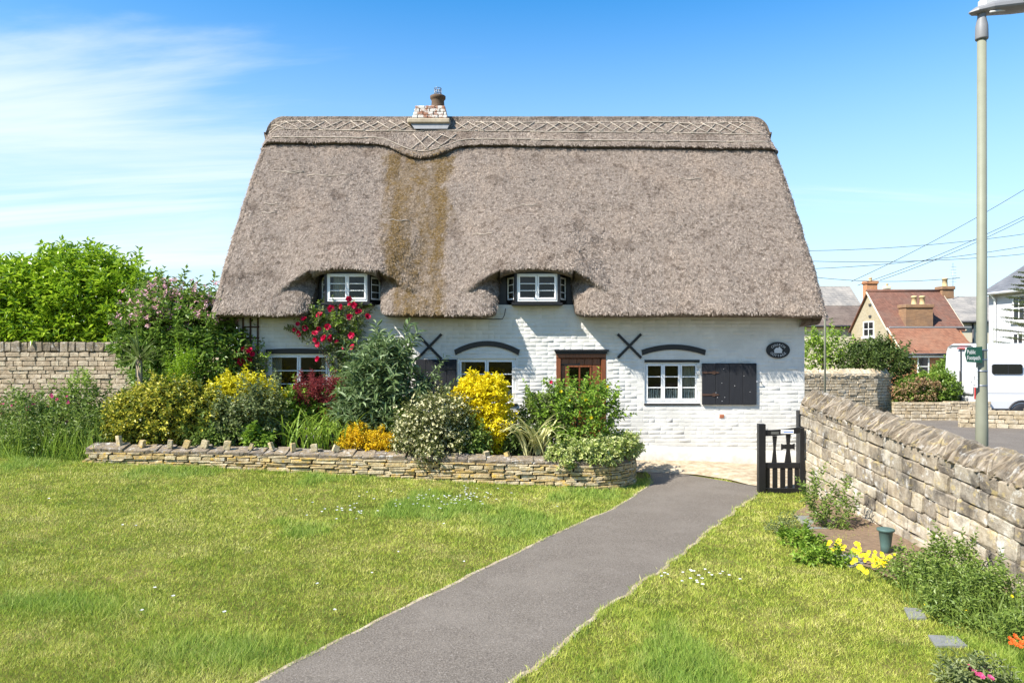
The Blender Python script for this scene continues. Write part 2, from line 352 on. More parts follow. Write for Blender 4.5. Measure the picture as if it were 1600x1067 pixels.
def strip(A, B, z, name, mat, cols=10):
    t = np.linspace(0, 1, cols); P = A[:, None, :] * (1 - t)[None, :, None] + B[:, None, :] * t[None, :, None]
    X = P[..., 0].ravel(); Y = P[..., 1].ravel(); Z = np.maximum(G(X, Y), 0) + z + .012 * np.tile(1 - (2 * t - 1) ** 2, len(A))
    q = np.array([(j*cols+i, j*cols+i+1, (j+1)*cols+i+1, (j+1)*cols+i) for j in range(len(A)-1) for i in range(cols-1)])
    return tag(put(name, mesh_np(name, np.stack([X, Y, Z], 1), q, True), mat), kind='structure')
strip(Lp, Rp, .012, 'path', MT['tarmac'])
PATH = [tuple(p) for p in Lp] + [tuple(p) for p in Rp[::-1]]
# earth edging that shows along the path
Lo = Lp.copy(); Lo[:, 0] -= .025 + .05 * (fbm(np.arange(NR) * .35, np.ones(NR), 5)); Li = Lp.copy(); Li[:, 0] += .02
strip(Lo[:-14], Li[:-14], .006, 'path_edging', MT['apron'], 3)
Ro = Rp.copy(); Ro[:, 0] += .015 + .05 * (fbm(np.arange(NR) * .4, np.ones(NR), 8)); Ri = Rp.copy(); Ri[:, 0] -= .02
strip(Ri[:-12], Ro[:-12], .005, 'path_edging', MT['apron'], 3)
# pale apron of earth and concrete at the foot of the cottage
AX = np.linspace(2.0, 7.2, 70); AV = np.linspace(0, 1, 16)
fe = np.interp(AX, [2.0, 2.3, 3.25, 3.7, 3.9, 4.1, 7.2], [13.25, 13.2, 12.95, 12.5, 11.95, 11.75, 11.6]) + .08 * (fbm(AX * 3, AX * 0, 4) - .5)
zb = np.interp(AX, [2.0, 3.5, 5.5, 7.2], [.15, .12, -.01, 0.])
XX = np.repeat(AX[:, None], 16, 1); YY = fe[:, None] + (14.2 - fe)[:, None] * AV[None]; wv = sst(fe[:, None] + 0., np.full((70, 1), 13.75), YY) if False else np.clip((YY - fe[:, None]) / (13.7 - fe[:, None]), 0, 1)
ZZ = .021 + np.maximum(zb, 0)[:, None] * wv + .05 * (1 - wv) * wv * 2 + .03 * (fbm(XX * 5, YY * 5, 6) - .5) * wv
q = np.array([(i*16+j, (i+1)*16+j, (i+1)*16+j+1, i*16+j+1) for i in range(69) for j in range(15)])
tag(put('earth_apron', mesh_np('earth_apron', np.stack([XX.ravel(), YY.ravel(), ZZ.ravel()], 1), q, True), MT['apron']), kind='structure')
sheet('road', np.linspace(5.2, 60, 60), np.concatenate([np.linspace(-6, 11, 12), np.linspace(14.3, 23.5, 14)]), lambda X, Y: G(X, Y) + .012, MT['tarmac'])

# ------------------------------------------------------------------ cottage
cot = thing('thatched_cottage', 'white painted brick cottage under a deep thatched roof with two eyebrow dormers', 'cottage', (0, 13.8, 0))
YF = 13.8
def fx(px): return (px - 800) / F * YF
def fz(py): return HC - (py - HZ) / F * YF
XL, XR, ZT = fx(372), fx(1257), 3.07
OPEN = [(fx(418), fx(514), fz(628), fz(553)), (fx(715), fx(806), fz(630), fz(560)), (fx(869), fx(947), 0.0, fz(552)), (fx(1007), fx(1093), fz(630), fz(562))]
w = MB(); ex = sorted({XL, XR, *[o[0] for o in OPEN], *[o[1] for o in OPEN]}); ez = sorted({-.1, ZT, *[o[2] for o in OPEN], *[o[3] for o in OPEN]})
for i in range(len(ex) - 1):
    for k in range(len(ez) - 1):
        cx, cz = (ex[i] + ex[i+1]) / 2, (ez[k] + ez[k+1]) / 2
        if any(a < cx < b and c < cz < d for a, b, c, d in OPEN): continue
        w.quad((ex[i], YF, ez[k]), (ex[i+1], YF, ez[k]), (ex[i+1], YF, ez[k+1]), (ex[i], YF, ez[k+1]))
for a, b, c, d in OPEN:
    for (p, q_) in (((a, c), (a, d)), ((a, d), (b, d)), ((b, d), (b, c)), ((b, c), (a, c))):
        w.quad((p[0], YF, p[1]), (p[0], YF + .3, p[1]), (q_[0], YF + .3, q_[1]), (q_[0], YF, q_[1]))
w.quad((XL, YF, ZT), (XR, YF, ZT), (XR, YF + .35, ZT), (XL, YF + .35, ZT))
w.build('front_wall', MT['white'], cot)
for x, nm in ((XL, 'gable_wall'), (XR, 'gable_wall')):
    m = MB(); m.add([(x, YF, -.1), (x, 19.2, -.1), (x, 19.2, 3.0), (x, 16.5, 6.6), (x, YF, 3.0)], [(0, 1, 2, 3, 4)]); m.build(nm, MT['white'], cot)
m = MB(); m.box(XL, XR, 19.2, 19.5, -.1, 3.0); m.build('back_wall', MT['white'], cot)
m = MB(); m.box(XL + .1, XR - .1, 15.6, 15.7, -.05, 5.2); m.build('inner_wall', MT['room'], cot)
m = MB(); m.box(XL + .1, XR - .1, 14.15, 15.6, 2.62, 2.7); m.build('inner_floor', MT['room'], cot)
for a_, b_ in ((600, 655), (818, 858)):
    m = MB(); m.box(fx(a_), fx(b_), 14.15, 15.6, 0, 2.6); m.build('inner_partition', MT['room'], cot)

# bricks under the paint
def brickmesh(seed):
    r = np.random.default_rng(seed); m = MB(); nx, nz = 5, 4; V = []
    xs_ = [-.5, -.46, 0, .46, .5]; zs_ = [-.5, -.38, .38, .5]
    for k in range(nz):
        for i in range(nx):
            e = (i in (0, 4)) or (k in (0, 3)); V.append((xs_[i] + r.uniform(-.012, .012), (0. if e else -1.) + r.uniform(-.28, .28) * (0 if e else 1), zs_[k] + r.uniform(-.07, .07)))
    m.add(V, [(k*nx+i, k*nx+i+1, (k+1)*nx+i+1, (k+1)*nx+i) for k in range(nz-1) for i in range(nx-1)], True); return m
BM = [brickmesh(i) for i in range(8)]; BMM = [b.mesh('brick') for b in BM]
rows = []
z = -.05; row = 0
while z < ZT - .05:
    x = XL + (.0 if row % 2 else .11); first = True
    while x < XR:
        L_ = .225 if (row % 3 or random.random() < .6) else .112
        x1 = min(x + L_, XR)
        if x1 - x > .05:
            cx = (x + x1) / 2
            if not any(a - .03 < cx < b + .03 and c - .03 < z + .037 < d + .03 for a, b, c, d in OPEN): rows.append((cx, z + .0375 + .004 * math.sin(x * 1.3 + row), x1 - x, row))
        x = x1
    z += .075; row += 1
def bkey(b): return 0 if (b[0] > 2.35 and .12 < b[1] < 2.5) else (1 if b[0] > 2.0 and b[1] > .12 else 2)
rows.sort(key=lambda b: (bkey(b), -b[1] if bkey(b) else -abs(b[1])))
rest = MB()
random.shuffle(near := [b for b in rows if bkey(b) == 0])
rows = near + [b for b in rows if bkey(b) != 0]
for i, (bx, bz, bl, rw) in enumerate(rows):
    pr = .002 + random.random() * .0042; k = random.randrange(8); sc = (bl - .007, pr, .069); tl = U(-.012, .012)
    if i < 300: put('brick', BMM[k], MT['white'], cot, loc=(bx, YF - .0004, bz), rot=(0, tl, 0), scale=sc)
    else: rest.add([(bx + v[0]*sc[0], YF - .0004 + v[1]*pr, bz + v[2]*sc[2]) for v in BM[k].v], BM[k].f, True)
rest.build('brickwork', MT['white'], cot, kind='stuff')
# plinth bulging at the foot of the wall on the right
px_ = np.linspace(2.0, XR, 60); m = MB(); prof = [(0.002, .44), (.025, .40), (.05, .33), (.06, .2), (.065, -.1)]
V = [(x, YF - d - .014 * fbm(x * 4, zz_ * 9, 2), zz_ + .05 * (fbm(x * 1.5, 0, 6) - .5) - .035 * (x - 2)) for x in px_ for d, zz_ in prof]
m.add(V, [(i*5+j, i*5+j+1, (i+1)*5+j+1, (i+1)*5+j) for i in range(59) for j in range(4)], True); m.build('plinth', MT['white'], cot)
m = MB(); m.cbox(fx(1124), fx(1131), YF - .016, YF + .02, fz(653), fz(647.5), .005); m.build('bare_brick', MT['brickpatch'], cot)

# windows
def casement(win, x0, x1, z0, z1, Y, nc, nr, fw=.035, bar=.018, leaves=2, mat='frame'):
    m = MB(); m.cbox(x0, x1, Y - .02, Y + .05, z0, z0 + fw + .01, .004); m.cbox(x0, x1, Y - .02, Y + .05, z1 - fw, z1, .004)
    m.cbox(x0, x0 + fw, Y - .018, Y + .048, z0 + fw + .01, z1 - fw, .004); m.cbox(x1 - fw, x1, Y - .018, Y + .048, z0 + fw + .01, z1 - fw, .004); m.build('frame', MT[mat], win)
    a0, a1, b0, b1 = x0 + fw, x1 - fw, z0 + fw + .01, z1 - fw
    lw = (a1 - a0) / leaves
    for l in range(leaves):
        s0, s1 = a0 + l * lw + .003, a0 + (l + 1) * lw - .003; sw = .032
        m = MB(); m.cbox(s0, s0 + sw, Y - .03, Y + .02, b0 + .002, b1 - .002, .004); m.cbox(s1 - sw, s1, Y - .03, Y + .02, b0 + .002, b1 - .002, .004)
        m.cbox(s0 + sw, s1 - sw, Y - .028, Y + .018, b0 + .002, b0 + sw + .01, .004); m.cbox(s0 + sw, s1 - sw, Y - .028, Y + .018, b1 - sw, b1 - .002, .004); m.build('sash', MT[mat], win)
        g0, g1_, h0, h1 = s0 + sw, s1 - sw, b0 + sw + .01, b1 - sw; n_ = max(1, nc // leaves)
        for i in range(n_):
            for k in range(nr):
                p0 = g0 + (g1_ - g0) * i / n_; p1 = g0 + (g1_ - g0) * (i + 1) / n_; q0 = h0 + (h1 - h0) * k / nr; q1 = h0 + (h1 - h0) * (k + 1) / nr
                m = MB(); m.box(p0 + .002, p1 - .002, Y, Y + .004, q0 + .002, q1 - .002); o = m.build('pane', MT['glass'], win)
                o.location.y += U(-.001, .001)
        for k in range(1, nr):
            zc = h0 + (h1 - h0) * k / nr; m = MB(); m.cbox(g0, g1_, Y - .02, Y + .016, zc - bar / 2, zc + bar / 2, .004); m.build('glazing_bar', MT[mat], win)
        for i in range(1, n_):
            xc = g0 + (g1_ - g0) * i / n_; m = MB(); m.cbox(xc - bar / 2, xc + bar / 2, Y - .0225, Y + .012, h0, h1, .004); m.build('glazing_bar', MT[mat], win)
def part(name, parent, loc):
    o = bpy.data.objects.new(name, None); o.location = Vector(loc) - parent.location; o.parent = parent; C.objects.link(o); return o
def cloth(win, x0, x1, z0, z1, Y, folds=9, amp=.025, mat='curtain', name='curtain', scallop=0):
    n = 60; m = MB(); V = []
    for k in range(7):
        for i in range(n):
            t = i / (n - 1); zt = z0 + (z1 - z0) * k / 6
            if k == 6 and scallop: zt -= scallop * abs(math.sin(t * math.pi * folds))
            V.append((x0 + (x1 - x0) * t, Y + amp * math.sin(t * math.pi * 2 * folds + .3 * k), zt))
    m.add(V, [(k*n+i, k*n+i+1, (k+1)*n+i+1, (k+1)*n+i) for k in range(6) for i in range(n-1)], True); return m.build(name, MT[mat], win)
def arch(x0, x1, zl, rise, th, name, parent, drop=0.0, pieces=1, mat='black', proud=.03):
    """curved band above a window"""
    n = 20; P = []
    for i in range(n + 1):
        t = i / n; P.append((x0 + (x1 - x0) * t, zl + rise * (1 - (2 * t - 1) ** 2)))
    m = MB(); V = []
    for (x, zz_), i in zip(P, range(n + 1)):
        sl = (2 * i / n - 1) * 2 * rise / ((x1 - x0) / 2) * .5
        V += [(x, YF - proud, zz_), (x + sl * th, YF - proud, zz_ + th), (x + sl * th, YF + .02, zz_ + th), (x, YF + .02, zz_)]
    m.add(V, [(4*i+a, 4*i+4+a, 4*i+4+(a+1)%4, 4*i+(a+1)%4) for i in range(n) for a in range(4)] + [(0, 1, 2, 3), (4*n+3, 4*n+2, 4*n+1, 4*n)]); return m.build(name, MT[mat], parent)
# lace for the low net curtains: white threads with open slits
t = NT('net lace').set(.9, .1); t.col((.78, .8, .78)); w1 = t.n('ShaderNodeTexWave'); w1.inputs['Scale'].default_value = 7.5; w1.inputs['Distortion'].default_value = 3.5; w1.inputs['Detail'].default_value = 2; w1.inputs['Detail Scale'].default_value = 2.2
t.l(t.pos((1, .2, .45)), w1.inputs['Vector']); tr = t.n('ShaderNodeBsdfTransparent'); mx_ = t.n('ShaderNodeMixShader'); t.l(t.rng(w1.outputs['Fac'], .35, .75, .22, .95), mx_.inputs[0]); t.l(tr.outputs[0], mx_.inputs[1]); t.l(t.b.outputs[0], mx_.inputs[2]); t.l(mx_.outputs[0], t.out.inputs[0]); MT['lace'] = t.m
YW = YF + .06
a, b, c, d = OPEN[0]; win = part('window', cot, (a, YF, c)); win['label'] = 'ground floor window behind the red roses'
casement(win, a, b, c, d, YW, 2, 3); arch(fx(416), fx(512), fz(553), .02, .085, 'lintel', win); m = MB(); m.cbox(a - .02, b + .02, YF - .03, YF + .1, c - .045, c - .003, .006); m.build('sill', MT['black'], win); cloth(win, a + .02, a + .2, c, d, YW + .14, 3); cloth(win, b - .2, b - .02, c, d, YW + .14, 3)
m = MB(); m.box(a, b, YF - .012, YF + .02, d + .004, d + .02); m.build('head_strip', MT['black'], win)
a, b, c, d = OPEN[1]; win = part('window', cot, (a, YF, c)); win['label'] = 'ground floor window between shutter and door'
casement(win, a, b, c, d, YW, 2, 3); arch(fx(712), fx(810), fz(555), .17, .10, 'lintel', win); m = MB(); m.cbox(a - .02, b + .03, YF - .035, YF + .1, c - .05, c - .003, .006); m.build('sill', MT['black'], win)
cloth(win, a + .03, b - .03, c + .02, c + .27, YW + .07, 11, .012, 'lace', 'net_curtain', .03); cloth(win, a + .02, a + .13, c, d, YW + .16, 2)
a, b, c, d = OPEN[3]; win = part('window', cot, (a, YF, c)); win['label'] = 'three column window with net curtain beside the open shutter'
casement(win, a, b, c, d - .05, YW, 3, 3, leaves=3); arch(fx(1003.5), fx(1101), fz(555), .105, .10, 'lintel', win); m = MB(); m.box(a, b, YF - .012, YF + .09, d - .047, d); m.build('head_strip', MT['black'], win)
m = MB(); m.cbox(a - .01, b + .01, YF - .022, YF + .1, c - .035, c - .003, .006); m.build('sill', MT['black'], win)
cloth(win, a + .03, b - .03, c + .02, c + .29, YW + .07, 12, .012, 'lace', 'net_curtain', .035); cloth(win, b - .28, b - .02, c + .2, d, YW + .16, 3)

# shutters: planks, strap hinges
def shutter(x0, x1, z0, z1, np_, left, label):
    sh = part('shutter', cot, (x0, YF, z0)); sh['label'] = label; e = np.linspace(x0, x1, np_ + 1)
    for i in range(np_):
        m = MB(); m.cbox(e[i] + .0025, e[i+1] - .0025, YF - .05 - U(0, .004), YF - .017, z0 + U(0, .006), z1 - U(0, .006), .004); m.build('plank', MT['shutter'], sh)
    for zc in (z0 + (z1 - z0) * .24, z0 + (z1 - z0) * .77):
        m = MB(); s = 1 if left else -1; xo = x0 if left else x1
        P = [(0, .02), (.18, .014), (.2, .03), (.235, .034), (.25, .016), (.29, .014), (.33, 0), (.29, -.014), (.25, -.016), (.235, -.034), (.2, -.03), (.18, -.014), (0, -.02)]
        m.prism([(xo + s * u, zc + v) for u, v in P], YF - .062, YF - .0555); m.build('strap_hinge', MT['black'] if not left else MT['oldwood'], sh)
    for k in range(9):
        m = MB(); X_, Z_ = U(x0 + .1, x1 - .04), U(z0 + .06, z1 - .06); m.tube([(X_, YF - .0585, Z_), (X_, YF - .05, Z_)], .007, 6); m.build('nail', MT['mark'], sh)
shutter(fx(1096), fx(1181), fz(632), fz(567), 4, True, 'open black plank shutter right of the net curtained window')
shutter(fx(650), fx(714), fz(625), fz(561), 4, False, 'open black plank shutter half hidden by green shrub')
m = MB(); m.tube([(fx(1180), YF - .06, fz(596)), (fx(1189), YF - .05, fz(597)), (fx(1189.5), YF - .01, fz(599))], .008, 6); m.build('shutter_hook', MT['steel'], cot)

# door
dr = part('front_door', cot, (fx(908), YF, 0)); a, b, c, d = OPEN[2]
m = MB(); m.cbox(a, a + .09, YF - .01, YF + .12, .05, d - .095, .008); m.cbox(b - .09, b, YF - .01, YF + .12, .05, d - .095, .008); m.cbox(a, b, YF - .012, YF + .12, d - .09, d, .008); m.build('door_frame', MT['wood'], dr)
m = MB(); m.cbox(fx(866), fx(950.5), YF - .09, YF + .01, fz(549.5), fz(546), .006); m.cbox(fx(868), fx(948.5), YF - .06, YF + .012, fz(553), fz(549.6), .006); m.build('hood_moulding', MT['black'], dr)
dx0, dx1, dz0, dz1 = a + .095, b - .095, .06, d - .1; YD = YF + .05
wx0, wx1, wz0, wz1 = fx(890), fx(922), fz(612), fz(574)
e = np.linspace(dx0, dx1, 6)
for i in range(5):
    for (z0, z1) in ((dz0, wz0 - .04), (wz1 + .04, dz1)):
        m = MB(); m.cbox(e[i] + .002, e[i+1] - .002, YD, YD + .04, z0, z1, .005); m.build('plank', MT['wood'], dr)
for (x0, x1) in ((dx0, wx0 - .035), (wx1 + .035, dx1)):
    m = MB(); m.cbox(x0 + .002, x1, YD, YD + .04, wz0 - .038, wz1 + .038, .005); m.build('plank', MT['wood'], dr)
m = MB(); m.cbox(wx0 - .035, wx1 + .035, YD - .015, YD + .04, wz1, wz1 + .035, .006); m.cbox(wx0 - .035, wx1 + .035, YD - .015, YD + .04, wz0 - .035, wz0, .006); m.cbox(wx0 - .035, wx0, YD - .013, YD + .04, wz0, wz1, .006); m.cbox(wx1, wx1 + .035, YD - .013, YD + .04, wz0, wz1, .006)
xc, zc = (wx0 + wx1) / 2, (wz0 + wz1) / 2; m.cbox(xc - .014, xc + .014, YD - .01, YD + .035, wz0, wz1, .004); m.cbox(wx0, wx1, YD - .008, YD + .034, zc - .014, zc + .014, .004); m.build('light_frame', MT['wood'], dr)
for i in range(2):
    for k in range(2):
        m = MB(); m.box(wx0 + (xc - wx0) * i + .01, wx0 + (xc - wx0) * (i + 1) - .01, YD + .015, YD + .02, wz0 + (zc - wz0) * k + .01, wz0 + (zc - wz0) * (k + 1) - .01); m.build('pane', MT['glass'], dr)
m = MB(); m.prism([(fx(877), fz(569)), (fx(902), fz(568.5)), (fx(906), fz(567)), (fx(906), fz(572)), (fx(902), fz(571)), (fx(877), fz(570.5))], YD - .012, YD - .003); m.build('strap_hinge', MT['black'], dr)
m = MB(); m.tube([(fx(934), YD - .05, fz(630)), (fx(934), YD, fz(630))], .02, 8); m.build('door_knob', MT['steel'], dr)

# iron cross ties on the wall
for (x0, x1, y0, y1) in ((652, 690, 522, 561), (965, 1001.5, 522, 559)):
    tie = part('cross_tie', cot, (fx(x0), YF, fz(y1)))
    for s, yy in ((1, YF - .03), (-1, YF - .034)):
        ax, bx = fx(x0), fx(x1); az, bz = (fz(y1), fz(y0)) if s > 0 else (fz(y0), fz(y1)); dvec = Vector((bx - ax, 0, bz - az)).normalized(); nv = Vector((-dvec.z, 0, dvec.x)) * .024
        P = [Vector((ax, 0, az)) + nv, Vector((ax, 0, az)) - nv, Vector((bx, 0, bz)) - nv, Vector((bx, 0, bz)) + nv]
        m = MB(); m.prism([(p.x, p.z) for p in P], yy, YF + .0); m.build('tie_bar', MT['black'], tie)
# oval name plate with raised lettering and a little cottage
sg = part('name_plate', cot, (fx(1215), YF, fz(547))); sg['label'] = 'black oval name plate with white lettering'
sx, sz = fx(1215), fz(547); m = MB(); n = 40
m.prism([(sx + .222 * math.cos(2*math.pi*k/n), sz + .155 * math.sin(2*math.pi*k/n)) for k in range(n)], YF - .035, YF - .008); m.build('plate', MT['black'], sg)
MT['letter'] = plain('white lettering', (.62, .62, .6), .6, var=.1)
def text(body, loc, size, parent, mat, name='lettering', rot=(R(90), 0, 0), ext=.002, align='CENTER', xs=1.):
    cu = bpy.data.curves.new(name, 'FONT'); cu.body = body; cu.size = size; cu.extrude = ext; cu.align_x = align; cu.align_y = 'CENTER'; cu.resolution_u = 3
    o = bpy.data.objects.new('tmp', cu); C.objects.link(o); dg = bpy.context.evaluated_depsgraph_get(); me = bpy.data.meshes.new_from_object(o.evaluated_get(dg)); me.name = name
    bpy.data.objects.remove(o); me.materials.clear(); me.materials.append(mat); return put(name, me, mat, parent, loc=loc, rot=rot, scale=(xs, 1, 1))
def arcword(word, rad, a0, a1, up):
    for i, ch in enumerate(word):
        t = a0 + (a1 - a0) * i / (len(word) - 1); x = sx + rad * 1.38 * math.sin(t); zz_ = sz + (rad if up else -rad) * math.cos(t)
        text(ch, (x, YF - .037, zz_), .062, sg, MT['letter'], 'letter', rot=(R(90), (t if up else -t) * .8, 0))
arcword('CHURCH', .098, -.95, .95, True); arcword('COTTAGE', .108, -1.0, 1.0, False)
m = MB(); m.prism([(sx - .075, sz - .055), (sx + .07, sz - .055), (sx + .07, sz - .01), (sx - .075, sz - .01)], YF - .0375, YF - .0355); m.prism([(sx - .088, sz - .009), (sx + .085, sz - .009), (sx + .05, sz + .04), (sx - .04, sz + .045)], YF - .0375, YF - .0355); m.prism([(sx + .01, sz + .043), (sx + .035, sz + .043), (sx + .035, sz + .065), (sx + .01, sz + .065)], YF - .0375, YF - .0355); m.build('emblem', MT['letter'], sg)

# ------------------------------------------------------------------ thatch
RX0, RX1, ZR = -5.50, 5.76, 7.36
DORM = [(-3.075, .615), (.447, .683)]
def yb(z):
    t = (z - 2.95) / (ZR - 2.95); return 13.25 + 3.25 * t - .16 * np.sin(np.pi * np.clip(t, 0, 1)) ** .9 * 1.0
def zlow(X, dorm=True):
    r = 2.815 + .05 * (fbm(X * .9, X * 0, 1) - .5)
    if dorm:
        for c_, w_ in DORM:
            d_ = np.abs(X - c_); o = 1 - sst(w_ - .03, w_ + .06, d_); r = r + (3.67 - .13 * (np.clip(d_ / w_, 0, 1)) ** 2.4 - r) * o
            r = r + .10 * np.exp(-np.clip(d_ - w_ - .04, 0, 9) / .07) * (1 - o)
    return r
def Yo(X, z, dorm=True):
    """outer face of the thatch: depth at (X, z)"""
    y = yb(z) + .10 * (fbm(X * .75, z * .6, 21) - .5) + .07 * (fbm(X * 2.6, z * 2.1, 5) - .5) + .055 * (fbm(X * 8, z * 8, 15, 3) - .5)
    if dorm:
        for c_, w_ in DORM:
            d_ = np.abs(X - c_); e_ = np.clip((d_ - w_) / .55, 0, 1); bx_ = 1 - sst(w_ - .25, w_ + .85, d_)
            zc_ = 3.60 - .30 * e_ ** 1.3; up = sst(zc_ - .05, zc_ + .07, z); bz_ = up * (1 - sst(3.8, 5.6, z))
            y = y - .4 * bx_ * bz_
            ck = np.clip(1 - (d_ - w_) / .38, 0, 1) ** 1.8 * (d_ > w_ - .08); y = y + .24 * np.minimum(ck, 1) * (1 - up) * (z < 3.9)
    dd = np.clip(np.minimum(X - RX0, RX1 - X) / .3, 0, 1); y = y + .28 * (1 - np.sqrt(np.clip(1 - (1 - dd) ** 2, 0, 1)))
    return y
def zdrop(X, z):
    dd = np.clip(np.minimum(X - RX0, RX1 - X) / .4, 0, 1); return .34 * (1 - np.sqrt(np.clip(1 - (1 - dd) ** 2, 0, 1))) * sst(6.3, 7.3, z)
def moss(X, z):
    t = np.clip((z - 2.9) / 3.6, 0, 1); l = -2.05 - .7 * t ** .8; r = -1.26 + .03 * t; nn = .45 * (fbm(X * 4, z * 1.6, 31) - .5) + .3 * (fbm(X * 14, z * 12, 37) - .5)
    b = sst(l - .12, l + .22, X + nn) * (1 - sst(r - .2, r + .06, X + nn)); mid = 1 - .45 * sst(.3, .6, 1 - np.abs((X - (l + r) / 2) / ((r - l) / 2)))
    st = fbm(X * 7, z * .9, 33); return np.clip(b * mid * (.35 + .65 * sst(.3, .6, st + .1)) * 1.1 + .5 * b * sst(.5, .72, fbm(X * 9, z * 9, 35)), 0, 1) * (1 - sst(6.35, 6.6, z))
cols = list(np.linspace(RX0, RX1, 330))
for c_, w_ in DORM:
    for s in (-1, 1): cols += list(c_ + s * (w_ + np.linspace(-.07, .12, 26)))
cols = np.array(sorted(cols)); NV = 150
def thatch_sheet(dorm, mirror):
    X = cols if dorm else np.linspace(RX0, RX1, 60); nv = NV if dorm else 30
    zl = zlow(X, dorm); yl = Yo(X, zl + .12, dorm); G_ = []
    for (dy, dz, absy) in ((14.1, .2, 1), (13.9, .12, 1), (.30, .02, 0), (.17, -.005, 0), (.07, .012, 0), (.015, .06, 0)):
        G_.append(np.stack([X, np.maximum(np.full_like(X, dy), yl + .3) if absy else yl + dy, zl + dz], 1))
    for k in range(nv):
        t = k / (nv - 1); z = zl + .12 + (ZR - zl - .12) * t; y = Yo(X, z, dorm); y = np.where(z > ZR - .02, 16.5, y); G_.append(np.stack([X, np.minimum(y, 16.5), z - zdrop(X, z)], 1))
    A = np.array(G_)                                   # rows x cols x 3
    ends = []
    for s, j in ((0, 0), (1, -1)):
        e1 = A[:, j].copy(); e1[:, 1] += .12; e1[:, 2] -= .1; e2 = e1.copy(); e2[:, 0] += .35 * (1 if j == 0 else -1); e2[:, 1] += .05; e2[:, 2] -= .05; ends.append((e1, e2))
    A = np.concatenate([ends[0][1][:, None], ends[0][0][:, None], A, ends[1][0][:, None], ends[1][1][:, None]], 1)
    if mirror: A[..., 1] = 33.0 - A[..., 1]
    return A
def grid_obj(A, name, mat, parent, kind=None):
    r, c_ = A.shape[:2]; i = np.arange(r * c_).reshape(r, c_); q = np.stack([i[:-1, :-1], i[:-1, 1:], i[1:, 1:], i[1:, :-1]], -1).reshape(-1, 4)
    me = mesh_np(name, A.reshape(-1, 3), q, True); at_ = me.attributes.new('moss', 'FLOAT', 'POINT'); at_.data.foreach_set('value', moss(A[..., 0].ravel(), A[..., 2].ravel()).astype(np.float32) if A[..., 1].mean() < 16.2 else np.zeros(r * c_, np.float32))
    return put(name, me, mat, parent, kind=kind)
roof = part('thatched_roof', cot, (0, 14.4, 3.0))
grid_obj(thatch_sheet(True, False), 'front_thatch', MT['thatch'], roof)
grid_obj(thatch_sheet(False, True), 'back_thatch', MT['thatch'], roof)
# ridge cap with its swag round the chimney
def zcap(X):
    return 6.67 - .017 * (X + 5) + .02 * (fbm(X * 2, X * 0, 2) - .5) - .36 * np.exp(-np.abs((X + 1.95) / .62) ** 2.6)
def capP(X, z, off=.09):
    X = np.asarray(X, float); z = np.asarray(z, float); y = Yo(X, np.minimum(z, ZR), False); bl = sst(7.05, ZR, z); y = y * (1 - bl) + np.minimum(y, 16.42) * bl
    return np.stack([X, y - off * .82, z + off * .6 - zdrop(X, z) * 1.15], -1)
X = np.linspace(RX0 - .05, RX1 + .05, 260); Xc = np.clip(X, RX0 + .002, RX1 - .002); rowsA = []
zc_ = zcap(X)
b0 = capP(Xc, zc_ + .05, -.02); b0[:, 0] = X; rowsA.append(b0)
b1 = capP(Xc, zc_, .06); b1[:, 0] = X; rowsA.append(b1)
b2 = capP(Xc, zc_ + .03, .105); b2[:, 0] = X; rowsA.append(b2)
for k in range(22):
    z = zc_ + .06 + (ZR - zc_ - .06) * k / 21; p = capP(Xc, z, .10 + .012 * (fbm(X * 6, z * 6, 8) - .5)); p[:, 0] = X; rowsA.append(p)
last = rowsA[-1].copy(); last[:, 1] = 16.5; last[:, 2] += .035; rowsA.append(last)
fr_ = rowsA[:-1][::-1]
for p in fr_: p2 = p.copy(); p2[:, 1] = 33.0 - p[:, 1]; rowsA.append(p2)
A = np.array(rowsA); eA = A[:, :1].copy(); eA[..., 0] += .2; eA[..., 2] -= .16; eA[..., 1] = 16.5 + (eA[..., 1] - 16.5) * .9; eB = A[:, -1:].copy(); eB[..., 0] -= .2; eB[..., 2] -= .16; eB[..., 1] = 16.5 + (eB[..., 1] - 16.5) * .9
A = np.concatenate([eA, A, eB], 1); cap_o = grid_obj(A, 'ridge_cap', MT['thatch'], roof)
# hazel rods pinned to the cap
def rod(P, r=.0125):
    m = MB(); m.tube([p for p in P], r, 5); m.build('hazel_rod', MT['rod'], roof)
def rodline(x0, x1, zf, n=6, lift=.112): return [Vector(capP(x, zf(x), lift)) for x in np.linspace(x0, x1, n)]
def zt1(x): return 7.24 - .006 * (x + 5)
def zt2(x): return 6.99 - .012 * (x + 5)
def zt3(x): return float(zcap(x)) + .115
x = RX0 + .12
while x < RX1 - .3:
    x1 = min(x + U(.85, 1.25), RX1 - .1)
    for zf in (zt1, zt2, zt3):
        if zf is zt1 and x < -1.35 and x1 > -2.3: continue
        j = U(-.02, .02); rod(rodline(x - .05, x1 + .03, lambda q, zf=zf, j=j: zf(q) + j, 7), U(.010, .0145))
    x = x1
x = RX0 + .15
while x < RX1 - .45:
    for s in (0, 1):
        if random.random() < .06: continue
        a_, b_ = (zt2, zt1) if s == 0 else (zt1, zt2); e0 = x + U(-.03, .03); e1 = x + .36 + U(-.04, .04)
        if -2.35 < x < -1.5 and s >= 0: 
            e0, e1 = x, x + .36; rod([Vector(capP(e0 + (e1 - e0) * t, (float(zcap(e0)) + .15) * (1 - t) + t * 6.85 if s == 0 else 6.85 * (1 - t) + t * (float(zcap(e1)) + .15), .115 + .004 * s)) for t in np.linspace(0, 1, 4)], .011)
            continue
        rod([Vector(capP(e0 + (e1 - e0) * t, a_(e0) * (1 - t) + b_(e1) * t, .114 + .006 * s)) for t in np.linspace(0, 1, 4)], U(.009, .013))
    x += .29
